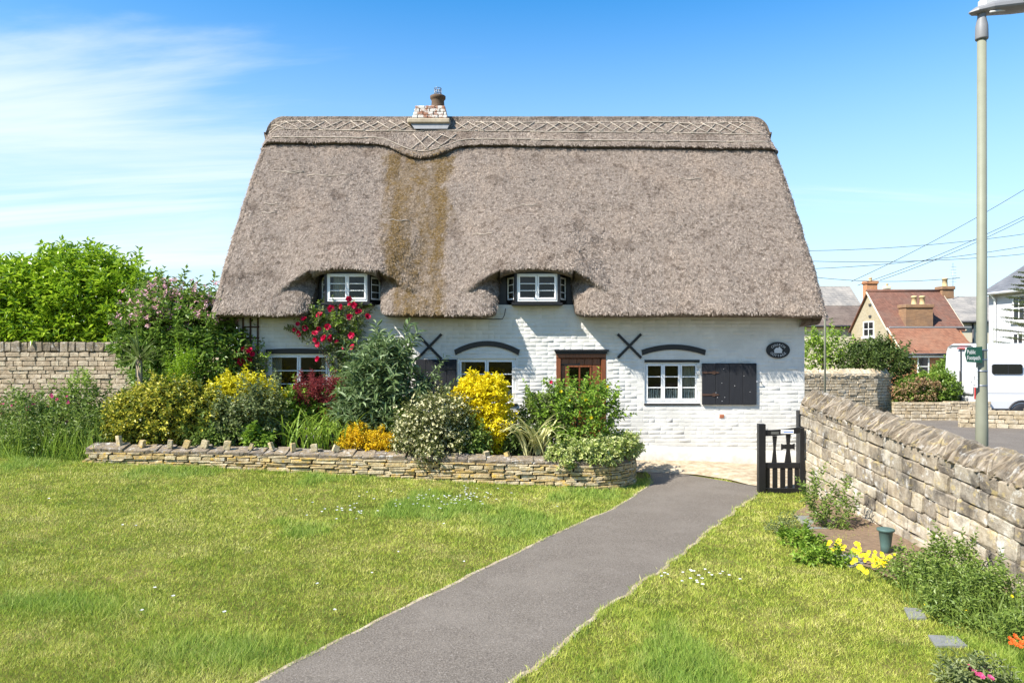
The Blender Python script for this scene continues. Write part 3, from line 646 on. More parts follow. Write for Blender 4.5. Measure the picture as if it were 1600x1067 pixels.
# odd bits of twisted reed and old spar lines on the slope
for (px1, px2, zz_) in ((350, 392, 5.15), (352, 395, 4.95), (405, 475, 5.95), (440, 475, 5.92), (480, 550, 5.85), (610, 640, 4.75), (740, 770, 4.45), (812, 842, 5.1), (1060, 1095, 5.75)):
    Yq = float(yb(zz_)); xa, xb = max((px1 - 800) / F * Yq, RX0 + .5), (px2 - 800) / F * Yq; xb = max(xb, xa + .3); q_ = [Vector((x, float(Yo(x, zz_ + .02 * math.sin(i * 1.9))) - .012, zz_ + .02 * math.sin(i * 1.9))) for i, x in enumerate(np.linspace(xa, xb, 6))]
    m = MB(); m.tube(q_, .009, 5); m.build('spar', MT['rod'], roof)
# loose reed ends all over the slope
def reeds(n, zfun0, surf, name, seed, zmax=ZR, ln=(.05, .13), wd=.008, lift=(.002, .022), x0=RX0, x1=RX1, dirx=.25):
    r = np.random.default_rng(seed); X = r.uniform(x0, x1, n); z0 = zfun0(X); z = z0 + (zmax - z0) * r.random(n)
    P = surf(X, z); Q = surf(np.clip(X + r.normal(0, dirx * .05, n), x0, x1), z - .05); d = Q - P; d /= np.linalg.norm(d, axis=1)[:, None] + 1e-9
    nrm = np.array([0, -.81, .58])[None] + r.normal(0, .12, (n, 3)); nrm /= np.linalg.norm(nrm, axis=1)[:, None]
    sx_ = r.normal(0, dirx, n)[:, None]; d = d + np.array([1., 0, 0])[None] * sx_ ; d /= np.linalg.norm(d, axis=1)[:, None]
    s = np.cross(d, nrm); s /= np.linalg.norm(s, axis=1)[:, None]; L_ = r.uniform(*ln, n)[:, None]; h = r.uniform(*lift, n)[:, None]; w_ = (wd * r.uniform(.6, 1.4, n))[:, None]
    T = P + d * L_ + nrm * h; V = np.stack([P - s * w_ * .4 - nrm * .004, P + s * w_ * .4 - nrm * .004, T + s * w_ * .5, T - s * w_ * .5], 1).reshape(-1, 3); q = np.arange(4 * n).reshape(n, 4)
    me = mesh_np(name, V, q); a_ = me.attributes.new('moss', 'FLOAT', 'POINT'); a_.data.foreach_set('value', np.repeat(moss(X, z), 4).astype(np.float32)); return put(name, me, MT['reed'], roof, kind='stuff')
def surfO(X, z): return np.stack([X, np.minimum(Yo(X, z), 16.5), z - zdrop(X, z)], 1)
reeds(230000, lambda X: zlow(X) + .07, surfO, 'reed_ends', 3, ln=(.03, .085), wd=.0065, lift=(.0, .011), dirx=.3)
reeds(9000, lambda X: zlow(X) + .02, surfO, 'reed_ends', 4, ln=(.03, .1), lift=(.005, .03), x0=RX0, x1=RX0 + .15); reeds(9000, lambda X: zlow(X) + .02, surfO, 'reed_ends', 5, ln=(.03, .1), lift=(.005, .03), x0=RX1 - .15, x1=RX1)
reeds(26000, lambda X: zcap(X) + .01, lambda X, z: capP(X, z, .1), 'cap_reed_ends', 6, ln=(.04, .1), lift=(.0, .012))
# dense fringe on the cut eave edge
def surfE(X, z): zl = zlow(X); y = Yo(X, zl + .12); t = np.clip((z - zl) / .12, 0, 1); return np.stack([X, y + .1 * (1 - t) ** 2, z], 1)
reeds(16000, lambda X: zlow(X), surfE, 'eave_reed_ends', 8, zmax=2.98, ln=(.02, .06), lift=(.0, .02)) if False else None

# dormer windows: white casement with black angled cheeks
for (cx, hw), lb in zip(DORM, ('dormer window above the red roses', 'dormer window above the front door side')):
    win = part('dormer_window', cot, (cx, 13.55, 3.1)); win['label'] = lb
    cx += .02; Yd = 13.56; z0, z1 = 3.115, 3.63; h = .375
    casement(win, cx - h, cx + h, z0, z1, Yd, 2, 3, fw=.022, bar=.016)
    m = MB(); m.box(cx - h - .045, cx - h - .002, Yd - .03, Yd + .03, z0 - .02, z1 + .03); m.box(cx + h + .002, cx + h + .045, Yd - .03, Yd + .03, z0 - .02, z1 + .03); m.box(cx - h - .045, cx + h + .045, Yd - .032, Yd + .04, z1 + .003, z1 + .06); m.build('surround', MT['black'], win)
    for s in (-1, 1):
        A0 = Vector((cx + s * (h + .045), Yd, 0)); A1 = Vector((cx + s * (h + .2), Yd + .36, 0)); dv = A1 - A0
        def sq(t0, t1, za, zb, off, th): 
            nrm = Vector((dv.y, -dv.x, 0)).normalized() * s; p0 = A0 + dv * t0 + nrm * off; p1 = A0 + dv * t1 + nrm * off; b0_ = p0 - nrm * th; b1_ = p1 - nrm * th
            return [(p0.x, p0.y, za), (p1.x, p1.y, za), (p1.x, p1.y, zb), (p0.x, p0.y, zb), (b0_.x, b0_.y, za), (b1_.x, b1_.y, za), (b1_.x, b1_.y, zb), (b0_.x, b0_.y, zb)]
        FB = [(0, 1, 2, 3), (4, 7, 6, 5), (0, 4, 5, 1), (1, 5, 6, 2), (2, 6, 7, 3), (3, 7, 4, 0)]
        m = MB(); m.add(sq(0, .1, z0, z1, 0, .04), FB); m.add(sq(.9, 1, z0, z1, 0, .04), FB); m.add(sq(.1, .9, z1 - .05, z1 + .03, .0, .04), FB); m.add(sq(.1, .9, z0 - .02, z0 + .04, .0, .04), FB); m.build('side_light_frame', MT['black'], win)
        for k in range(3):
            zz0 = z0 + .04 + (z1 - z0 - .09) * k / 3; zz1 = zz0 + (z1 - z0 - .09) / 3
            m = MB(); m.add(sq(.11, .89, zz0 + .006, zz1 - .006, -.012, .004), FB); m.build('pane', MT['glass'], win)
            if k: m = MB(); m.add(sq(.16, .84, zz0 - .008, zz0 + .008, -.005, .02), FB); m.build('glazing_bar', MT['frame'], win)
        m = MB(); m.add(sq(.105, .16, z0 + .042, z1 - .052, -.002, .03), FB); m.add(sq(.84, .895, z0 + .042, z1 - .052, -.002, .03), FB); m.add(sq(.16, .84, z0 + .042, z0 + .07, -.002, .03), FB); m.add(sq(.16, .84, z1 - .08, z1 - .052, -.002, .03), FB); m.build('side_sash', MT['frame'], win)
    m = MB(); m.cbox(cx - h - .1, cx + h + .1, Yd - .07, Yd + .4, z0 - .07, z0 - .023, .01); m.build('sill', MT['black'], win)
    for (e0, e1) in ((cx - hw - .1, cx - h - .17), (cx + h + .17, cx + hw + .1)):
        m = MB(); m.box(e0, e1, Yd + .37, Yd + .42, z0 - .05, z1 + .2); m.build('cheek_board', MT['black'], win)
    if cx < 0: cloth(win, cx - .3, cx - .08, z0 + .02, z1 - .02, Yd + .14, 3, .02); cloth(win, cx + .42, cx + .5, z0 + .02, z1 - .02, Yd + .3, 2, .02)
    else: cloth(win, cx + .4, cx + .5, z0 + .02, z1 - .02, Yd + .3, 2, .02); cloth(win, cx - .5, cx - .4, z0 + .02, z1 - .02, Yd + .3, 2, .02)

# chimney
ch = part('chimney', cot, (-1.9, 16.3, 7.3)); YC = 16.05
def cpx(px): return (px - 800) / F * YC
def cpz(py): return HC - (py - HZ) / F * YC
m = MB(); x0, x1 = cpx(644), cpx(699)
m.add([(cpx(648), 16.05, cpz(201.5)), (cpx(699), 16.05, cpz(201.5)), (cpx(703), 16.08, cpz(191)), (cpx(640), 16.08, cpz(191)), (cpx(651), 16.9, 6.9), (cpx(697), 16.9, 6.9), (cpx(703), 16.9, 7.2), (cpx(640), 16.9, 7.2)], [(0,1,2,3),(5,4,7,6),(1,5,6,2),(4,0,3,7)]); m.build('flashing', MT['lead'], ch)
m = MB(); m.cbox(cpx(636.5), cpx(703), 16.03, 16.8, cpz(192.5), cpz(185), .02); m.build('ledge', MT['mortar'], ch)
zb_, zt_ = cpz(185) + .002, cpz(163.5)
m = MB(); m.box(x0 + .07, x1 - .07, 16.17, 16.7, zb_, zt_ - .004); m.build('stack_core', MT['mortar'], ch)
nc = 4; hh = (zt_ - zb_) / nc
for k in range(nc):
    ins = .018 * k; xx = x0 + ins - (.0 if k % 2 else .1)
    while xx < x1 - ins:
        xe = min(xx + .22, x1 - ins); xs0 = max(xx, x0 + ins)
        if xe - xs0 > .05:
            m = MB(); j = U(-.012, .012); m.cbox(xs0 + .004, xe - .004, 16.06 + ins + j, 16.72, zb_ + hh * k + .004, zb_ + hh * (k + 1) - .003, .012)
            m.build('brick', MT['brickpatch'] if (k in (1, 3) and xx < x0) or random.random() < .07 else MT['chimwhite'], ch)
        xx += .225
m = MB(); pcx, pcz = cpx(682), zt_; m.lathe([(.155, pcz - .02), (.15, pcz + .04), (.14, pcz + .16), (.15, pcz + .2), (.172, pcz + .22), (.175, pcz + .275), (.15, pcz + .29), (.12, pcz + .285), (.11, pcz + .2)], pcx, 16.35, 20); m.build('chimney_pot', MT['pot'], ch)
for k in range(10):
    t = 2*math.pi*k/10; m = MB(); m.tube([(pcx + .075*math.cos(t), 16.35 + .075*math.sin(t), pcz + .24), (pcx + .075*math.cos(t), 16.35 + .075*math.sin(t), pcz + .46)], .007, 4); m.build('guard_wire', MT['steel'], ch)
for zz_ in (.34, .39, .455):
    m = MB(); m.tube([(pcx + .078*math.cos(t), 16.35 + .078*math.sin(t), pcz + zz_) for t in np.linspace(0, 2*math.pi, 13)], .007, 4, cap=False); m.build('guard_ring', MT['steel'], ch)
# telephone wire stapled along the eave
m = MB(); m.tube([(x, 13.77, z_) for x, z_ in ((-2.4, 2.98), (-2.36, 2.86), (-1.4, 2.82), (-.5, 2.8), (-.18, 2.8), (-.14, 2.88), (-.12, 3.0))], .007, 5); m.build('wall_cable', MT['black'], cot)

# ------------------------------------------------------------------ stone walls
def stonemesh(seed, rough=.1):
    r = np.random.default_rng(seed); m = MB(); V = []
    xs_ = (-.5, -.44, .0, .44, .5); zs_ = (-.5, -.38, .38, .5)
    for k in range(4):
        for i in range(5):
            e = (i in (0, 4)) + (k in (0, 3)); V.append((xs_[i] * (1 - .02 * e) + r.uniform(-.025, .025), -.5 + .05 * e + r.uniform(-rough, rough) * .32, zs_[k] * (1 - .02 * e) + r.uniform(-.06, .06)))
    for k in range(4):
        for i in range(5):
            if i in (0, 4) or k in (0, 3): pass
    n0 = len(V); ring = [0, 1, 2, 3, 4, 9, 14, 19, 18, 17, 16, 15, 10, 5]
    for i in ring: V.append((V[i][0], .5, V[i][2]))
    f = [(k*5+i, k*5+i+1, (k+1)*5+i+1, (k+1)*5+i) for k in range(3) for i in range(4)]
    f += [(ring[j], n0 + j, n0 + (j + 1) % 14, ring[(j + 1) % 14]) for j in range(14)]
    m.add(V, f, False); return m
SB = [stonemesh(i) for i in range(10)]
SMESH = {}
def smesh(matkey):
    if matkey not in SMESH:
        L_ = [b.mesh('stone') for b in SB]
        for k in L_: k.materials.append(MT[matkey])
        SMESH[matkey] = L_
    return SMESH[matkey]
def stone(parent, mk, c, size, rot, name='stone'):
    return put(name, random.choice(smesh(mk)), MT[mk], parent, loc=c, rot=rot, scale=size)

# tall boundary wall on the right, courses falling towards the camera
XW = 4.62; SL = .07
gw = thing('boundary_wall', 'weathered limestone boundary wall on the right with slanting coping stones', 'stone wall', (XW + .2, 8, 0))
def wtop(Y): return 1.37 + (Y - 11.5) * SL
Y0, Y1 = 3.2, 11.62
m = MB(); m.add([(XW + .05, Y0, -.2), (XW + .05, Y1 - .05, -.2), (XW + .42, Y1 - .05, -.2), (XW + .42, Y0, -.2), (XW + .05, Y0, wtop(Y0)), (XW + .05, Y1 - .05, wtop(Y1)), (XW + .42, Y1 - .05, wtop(Y1)), (XW + .42, Y0, wtop(Y0))], [(0,4,5,1),(1,5,6,2),(2,6,7,3),(3,7,4,0),(4,7,6,5)]); m.build('wall_core', MT['joint'], gw)
hts = [.17, .19, .15, .2, .14, .16, .13, .16, .12, .12]; zc = 0
for ci, h in enumerate(hts):
    y = Y1 + U(-.02, .0); first = True
    while y > Y0:
        L_ = random.choice((.22, .3, .34, .42, .5, .26)) * U(.85, 1.15) * (1 if h > .13 else .85)
        yc = y - L_ / 2; zz_ = wtop(yc) - zc - h / 2; wk = 'wallstone' if random.random() < (.95, .9, .75, .5, .35, .25, .2, .2, .2, .2)[ci] else 'wallpale'
        if zz_ + h / 2 > g1(XW, yc) - .02:
            # now and then two thin stones instead of one thick one
            if h > .15 and random.random() < .16:
                for q_ in (-.25, .25): stone(gw, wk, (XW + .06 + U(-.012, .01), yc, zz_ + q_ * h), (L_ - .007, .2, h / 2 - .005), (U(-.02, .02), math.atan(SL) + U(-.015, .015), -R(90) + U(-.03, .03)))
            else: stone(gw, wk, (XW + .06 + U(-.014, .012), yc, zz_ + U(-.004, .004)), (L_ - .007, .2, h - U(.003, .012)), (U(-.02, .02), math.atan(SL) + U(-.015, .015), -R(90) + U(-.025, .025)))
        y -= L_
    zc += h
# end face stones
for k in range(7): stone(gw, 'wallstone', (XW + .22, Y1 - .03, .1 + k * .19), (.4 * U(.85, 1), .2, .175), (0, 0, R(180)))
def slabmesh(seed):
    r = np.random.default_rng(seed); P = [(-.25, 0), (-.25, .05), (-.15, .16), (-.03, .27), (.1, .22), (.23, .1), (.24, 0)]
    P = [(x + r.uniform(-.035, .035), z_ * r.uniform(.8, 1.2)) for x, z_ in P]; m = MB(); V = []; n = len(P)
    for yy, s in ((-.5, .97), (-.4, 1.), (.4, 1.), (.5, .97)): V += [(x * s + r.uniform(-.01, .01), yy + r.uniform(-.08, .08), z_ * s) for x, z_ in P]
    f = [(k*n+i, k*n+i+1, (k+1)*n+i+1, (k+1)*n+i) for k in range(3) for i in range(n-1)] + [tuple(range(n))[::-1], tuple(3*n+i for i in range(n))]
    m.add(V, f); return m.mesh('coping_stone')
SLAB = [slabmesh(i) for i in range(8)]
y = Y1
while y > Y0:
    th = U(.028, .062); put('coping_stone', random.choice(SLAB), MT['copestone'], gw, loc=(XW + .2 + U(-.02, .02), y - th / 2, wtop(y) - .015), rot=(R(-14) + U(-.14, .12), U(-.06, .06), U(-.16, .16)), scale=(U(.94, 1.04), th * .98, U(.72, .9))); y -= th * 1.0

# low retaining wall round the flower bed
bw = thing('bed_wall', 'low honey coloured dry stone wall around the front flower bed', 'stone wall', (-2, 11.6, .2))
BX0, BXE, BYF, BR = -6.75, 1.2, 11.55, .9
def btop(s):
    x = min(BX0 + s, BXE); return .455 + (.66 - .455) * (1.0 - x) / 7.7
SLEN = BXE - BX0; STOT = SLEN + math.pi * BR * .93
def bpt(s, inset=0.):
    if s < SLEN: return BX0 + s, BYF + inset + .06 * math.sin(s * .7), 0.
    t = (s - SLEN) / BR; r = BR - inset; return BXE + r * math.sin(t), BYF + BR - r * math.cos(t) + .06 * math.sin(SLEN * .7) * math.cos(t), t
core = MB(); ss = np.linspace(0.06, STOT, 90); V = []
for s in ss:
    for ins, top in ((.07, 0), (.07, 1), (.3, 1), (.3, 0)):
        x, y, _ = bpt(s, ins); V.append((x, y, (btop(s) - .03) if top else -.1))
core.add(V, [(4*i+a, 4*i+4+a, 4*i+5+a, 4*i+1+a) for i in range(89) for a in range(3)] + [(0, 1, 2, 3)]); core.build('wall_core', MT['joint'], bw)
zoff = 0.03; ci = 0
while zoff < .62:
    h = random.choice((.035, .045, .055, .065, .04)); s = U(-.1, 0)
    while s < STOT:
        L_ = random.choice((.16, .24, .3, .38, .2)) * U(.85, 1.15); L_ = min(L_, .24) if s > SLEN - .2 else L_
        sc = s + L_ / 2
        if sc < .02: s += L_; continue
        if sc > STOT: break
        x, y, t = bpt(sc, .1); zz_ = btop(sc) - .01 - zoff - h / 2
        if zz_ + h / 2 > g1(x, y) - .01: stone(bw, 'bedstone', (x + U(-.012, .012), y + U(-.018, .018), zz_ + U(-.004, .004)), (L_ - .008, .2, h - U(.004, .012)), (U(-.04, .04), U(-.025, .025), t + U(-.06, .06)))
        s += L_
    zoff += h
s = 0.
while s < STOT:                                  # grey sloping cap stones
    L_ = U(.14, .36) if s < SLEN - .3 else U(.15, .24); x, y, t = bpt(s + L_ / 2, .14); stone(bw, 'bedcope', (x, y, btop(s + L_ / 2) + .005 + U(-.01, .014)), (L_ + .01, .26, .06 * U(.8, 1.3)), (R(14) + U(-.08, .08), U(-.03, .03), t + U(-.05, .05)), 'cap_stone'); s += L_
for px in (186, 222, 266, 292, 320, 355, 392, 424, 458, 491, 525, 760, 792):             # little upright stones on the cap
    x = (px - 800) / F * 11.72; s = x - BX0; hh = U(.09, .15) if px < 600 else .07; put('upright_stone', random.choice(smesh('bedstone')), MT['bedstone'], bw, loc=(x, 11.72, btop(s) + .04 + hh / 2), rot=(U(-.1, .1), U(-.5, .5), U(-.6, .6)), scale=(U(.05, .11), .06, hh * U(.9, 1.3)))
# bed soil
AXb = np.linspace(BX0 + .1, 2.0, 40); AYb = np.linspace(11.75, 13.79, 10); X, Y = np.meshgrid(AXb, AYb)
Y = np.where(X > BXE, 12.45 + (Y - 12.45) * np.sqrt(np.clip(1 - ((X - BXE) / .82) ** 2, 0.02, 1)), Y)
Zs = np.array([[btop(x - BX0) - .02 for x in r] for r in X]) + .05 * (fbm(X * 2, Y * 2, 4) - .5); nx = 40
tag(put('flower_bed', mesh_np('flower_bed', np.stack([X.ravel(), Y.ravel(), Zs.ravel()], 1), np.array([(j*nx+i, j*nx+i+1, (j+1)*nx+i+1, (j+1)*nx+i) for j in range(9) for i in range(39)]), True), MT['soil']), kind='structure')
def soil(x): return btop(x - BX0) - .02

# tall wall behind the garden on the left
lw = thing('garden_wall', 'tall buff stone wall behind the garden, under the laurel', 'stone wall', (-12, 20, .3))
LX0, LX1, LZ = -16.0, -8.2, 2.12
m = MB(); m.box(LX0, LX1, 20.08, 20.4, -.2, LZ); m.build('wall_core', MT['jointpale'], lw)
lrest = MB(); cnt = 0; z = LZ
while z > .35:
    h = random.choice((.09, .11, .13, .1, .15)); x = LX0
    while x < LX1:
        L_ = random.choice((.2, .28, .36, .24, .42)) * U(.85, 1.1); c = (x + L_ / 2, 20.1 + U(-.015, .015), z - h / 2); sz = (L_ - .012, .2, h - .012); rt = (U(-.02, .02), U(-.015, .015), U(-.03, .03))
        if x > -14.2 and x < -9.7 and cnt < 290 and z > .4: stone(lw, 'farstone', c, sz, rt); cnt += 1
        else:
            b = random.choice(SB); lrest.add([(c[0] + v[0]*sz[0], c[1] + v[1]*sz[1], c[2] + v[2]*sz[2]) for v in b.v], b.f)
        x += L_
    z -= h
lrest.build('stonework', MT['farstone'], lw, kind='stuff')
x = LX0
while x < LX1:
    L_ = U(.16, .3); stone(lw, 'copestone', (x + L_ / 2, 20.2, LZ + .14), (L_ - .015, .42, .28 * U(.85, 1.1)), (0, U(-.06, .06), U(-.05, .05)), 'coping_stone'); x += L_

# walls along the street
def farwall(name, label, P, h, parent_loc, course=.085, ln=(.18, .4), mk='farstone', cope=True, single=False):
    w_ = thing(name, label, 'stone wall', parent_loc); mb = MB(); core = MB()
    for (a, b) in zip(P[:-1], P[1:]):
        a = Vector((a[0], a[1], 0)); b = Vector((b[0], b[1], 0)); d = b - a; L_ = d.length; ang = math.atan2(d.y, d.x); tdir = d / L_; nrm = Vector((tdir.y, -tdir.x, 0)); za, zb = g1(a.x, a.y), g1(b.x, b.y)
        a0_ = a; a = a + tdir * .15
        core.add([(a.x, a.y, za - .3), (b.x, b.y, zb - .3), (b.x, b.y, zb + h), (a.x, a.y, za + h), (a.x - nrm.x*.35, a.y - nrm.y*.35, za - .3), (b.x - nrm.x*.35, b.y - nrm.y*.35, zb - .3), (b.x - nrm.x*.35, b.y - nrm.y*.35, zb + h), (a.x - nrm.x*.35, a.y - nrm.y*.35, za + h)], [(0,1,2,3),(5,4,7,6),(3,2,6,7),(1,5,6,2),(4,0,3,7)])
        a = a0_; z = 0
        while z < h + .05:
            hh = course * U(.8, 1.25); s = 0
            while s < L_:
                l_ = U(*ln); sc = min(s + l_ / 2, L_); p = a + tdir * sc; zg = za + (zb - za) * sc / L_; sz = (l_ - .015, .16, hh - .012); ca, sa = math.cos(ang), math.sin(ang); b_ = random.choice(SB); c = p + nrm * (-.03 + U(-.012, .012))
                if single: stone(w_, mk, (c.x, c.y, zg + z + hh / 2), sz, (U(-.03, .03), U(-.03, .03), ang + U(-.05, .05)))
                else: mb.add([(c.x + v[0]*sz[0]*ca - v[1]*sz[1]*sa, c.y + v[0]*sz[0]*sa + v[1]*sz[1]*ca, zg + z + hh / 2 + v[2]*sz[2]) for v in b_.v], b_.f)
                s += l_
            z += hh
        if cope:
            s = 0
            while s < L_:
                th = U(.07, .13); p = a + tdir * (s + th / 2) - nrm * .17; zg = za + (zb - za) * s / L_; sl = random.choice(SLAB); ca, sa = math.cos(ang - R(90)), math.sin(ang - R(90)); 
                vs = [(v.co.x * .9, v.co.y * th, v.co.z * U(.75, .95)) for v in sl.vertices]
                ca, sa = math.cos(ang + R(90)), math.sin(ang + R(90)); mb.add([(p.x + x*ca - y*sa, p.y + x*sa + y*ca, zg + h + z_) for x, y, z_ in vs], [tuple(pp.vertices) for pp in sl.polygons]); s += th
    core.build('wall_core', MT['jointpale'], w_)
    if mb.v: mb.build('stonework', MT[mk], w_, kind='stuff')
    return w_
farwall('street_wall', 'curving buff stone wall across the street beside the thin cream pole', [(8.9, 23.2), (10.6, 23.6), (11.8, 23.9), (12.7, 24.6)], 1.42, (10.6, 23.6, 0), mk='palestone')
farwall('street_wall', 'low loose stone wall in front of the white van', [(12.6, 20.6), (14.2, 20.2), (17.5, 19.8)], .42, (15, 20.2, 0), course=.11, ln=(.2, .42), cope=False, single=True, mk='palestone')
farwall('street_wall', 'short stone wall under the brown flowered hedge', [(12.3, 23.6), (13.9, 23.5), (15.2, 23.4)], .5, (13, 23.5, -.1), course=.1, cope=False, mk='palestone')

# ------------------------------------------------------------------ plants
def unit(a): return a / (np.linalg.norm(a, axis=1)[:, None] + 1e-9)
def leafverts(P, D, L_, W_, r, fold=.22, curl=.25, six=False):
    n = len(P); D = unit(D); up = r.normal(0, .5, (n, 3)); up[:, 2] += 1.; nr = unit(up - D * (up * D).sum(1)[:, None]); s = np.cross(D, nr); L_ = np.broadcast_to(L_, (n,))[:, None]; W_ = np.broadcast_to(W_, (n,))[:, None]
    if six:
        V = np.stack([P, P + D*L_*.3 + s*W_*.45 + nr*fold*W_, P + D*L_*.68 + s*W_*.36 + nr*(fold*W_ - curl*L_*.35), P + D*L_ - nr*curl*L_, P + D*L_*.68 - s*W_*.36 + nr*(fold*W_ - curl*L_*.35), P + D*L_*.3 - s*W_*.45 + nr*fold*W_, P + D*L_*.5 - nr*curl*L_*.2], 1)
        F_ = np.array([(0, 6, 1), (1, 6, 2), (2, 6, 3), (3, 6, 4), (4, 6, 5), (5, 6, 0)]); k = 7
    else:
        V = np.stack([P, P + D*L_*.45 + s*W_*.5 + nr*fold*W_, P + D*L_ - nr*curl*L_, P + D*L_*.45 - s*W_*.5 + nr*fold*W_], 1); F_ = np.array([(0, 2, 1), (0, 3, 2)]); k = 4
    return V.reshape(-1, 3), (np.arange(n)[:, None, None] * k + F_[None]).reshape(-1, 3)
def strapverts(P, D, L_, W_, r, bend=.3):
    """grass blades: two segments, bending over"""
    n = len(P); D = unit(D); s = unit(np.cross(D, r.normal(size=(n, 3)))); b = np.cross(s, D); L_ = np.broadcast_to(L_, (n,))[:, None]; W_ = np.broadcast_to(W_, (n,))[:, None]; k = (bend * r.uniform(-1, 1, n))[:, None]
    M_ = P + D * L_ * .5 + b * L_ * k * .25; T = P + D * L_ * .95 + b * L_ * k; V = np.stack([P - s * W_ * .5, P + s * W_ * .5, M_ + s * W_ * .42, M_ - s * W_ * .42, T], 1).reshape(-1, 3)
    F_ = np.array([(0, 1, 2), (0, 2, 3), (3, 2, 4)]); return V, (np.arange(n)[:, None, None] * 5 + F_[None]).reshape(-1, 3)
def crown_twigs(blobs, n, r, shell=(.78, 1.06), lump=.22, freq=2.3, fill=.25, zmin=None, up=.45, front=.0):
    B = np.array(blobs); vol = (B[:, 3] * B[:, 4] + B[:, 3] * B[:, 5] + B[:, 4] * B[:, 5]); idx = r.choice(len(B), n, p=vol / vol.sum()); d = unit(r.normal(size=(n, 3)))
    if front: d[:, 1] = np.where((d[:, 1] > 0) & (r.random(n) < front), -d[:, 1], d[:, 1])
    rad = r.uniform(*shell, n); inner = r.random(n) < fill; rad = np.where(inner, r.uniform(.25, .8, n), rad)
    lm = 1 + lump * 3.2 * (fbm(d[:, 0] * freq + d[:, 1] * 1.7 + idx * 3.3, d[:, 2] * freq + d[:, 1] * 1.3, 2) - .5) ; P = B[idx, :3] + d * B[idx, 3:] * (rad * lm)[:, None]
    keep = np.ones(n, bool)
    for k in range(len(B)):
        q = (((P - B[k, :3]) / B[k, 3:]) ** 2).sum(1); keep &= ~((q < .42) & (idx != k) & ~inner)
    if zmin is not None: keep &= P[:, 2] > zmin
    o = unit(d / B[idx, 3:] * B[idx, 3:].mean(1)[:, None]); T = unit(o * .8 + r.normal(0, .35, (n, 3)) + np.array([0, 0, up])[None]); return P[keep], T[keep]
def twig_leaves(P, T, k, tl, L_, W_, r, spread=.9, six=False, fold=.22, curl=.25, lv=.3):
    n = len(P); i = np.repeat(np.arange(n), k); t = np.tile(np.linspace(0, 1, k), n) + r.uniform(-.1, .1, n * k); base = P[i] + T[i] * (t * tl)[:, None]; a = np.tile(np.arange(k) * 2.4, n) + np.repeat(r.uniform(0, 6.28, n), k)
    X = unit(np.cross(T, np.array([.3, .2, .9])[None] + r.normal(0, .2, (n, 3)))); Y = np.cross(T, X); rd = X[i] * np.cos(a)[:, None] + Y[i] * np.sin(a)[:, None]; D = T[i] * (.35 + .6 * t)[:, None] + rd * spread
    sc = r.uniform(1 - lv, 1 + lv, n * k); return leafverts(base, D, L_ * sc, W_ * sc, r, fold, curl, six)
def foliage(parent, mat, blobs, n, k, tl, L_, W_, seed, name='foliage', spread=.9, six=False, fold=.22, curl=.25, shoots=.05, **kw):
    r = np.random.default_rng(seed); P, T = crown_twigs(blobs, n, r, **kw)
    if shoots:
        zc = np.median(P[:, 2]); c_ = np.where(P[:, 2] > zc)[0]; i = r.choice(c_, int(n * shoots)); D = unit(T[i] + np.array([0, 0, .7]) + r.normal(0, .2, (len(i), 3))); ln = tl * r.uniform(.6, 2.2, len(i)); P = np.concatenate([P] + [P[i] + D * (ln * q)[:, None] for q in (.35, .7, 1.)]); T = np.concatenate([T] + [D] * 3)
    V, F_ = twig_leaves(P, T, k, tl, L_, W_, r, spread, six, fold, curl)
    put(name, mesh_np(name, V, F_), mat, parent, kind='stuff'); return P, T
def blob(px, py, rpx, rpy, Y, ry=None): c = at(px, py, Y); s = Y / F; return (c.x, c.y, c.z, rpx * s, ry if ry else rpx * s * .8, rpy * s)
def stems(parent, base, blobs, mat, r0=.025, n=5, seed=1):
    rr = random.Random(seed)
    for k in range(n):
        b = blobs[k % len(blobs)]; e = Vector((b[0] + rr.uniform(-.5, .5) * b[3], b[1] + rr.uniform(-.4, .4) * b[4], b[2] + rr.uniform(-.1, .5) * b[5])); s = Vector(base) + Vector((rr.uniform(-.1, .1), rr.uniform(-.08, .08), -.04)); mid = s.lerp(e, .5) + Vector((rr.uniform(-.08, .08), rr.uniform(-.08, .08), .06))
        m = MB(); m.tube([s, s.lerp(mid, .5), mid, mid.lerp(e, .55), e], [r0, r0 * .85, r0 * .65, r0 * .45, r0 * .2], 6); m.build('stem', mat, parent)
MT['bark'] = plain('shrub bark', (.12, .085, .055), .9, var=.35, sc=25, bump=.5)
MT['gstem'] = plain('green stem', (.12, .17, .05), .7, var=.3)
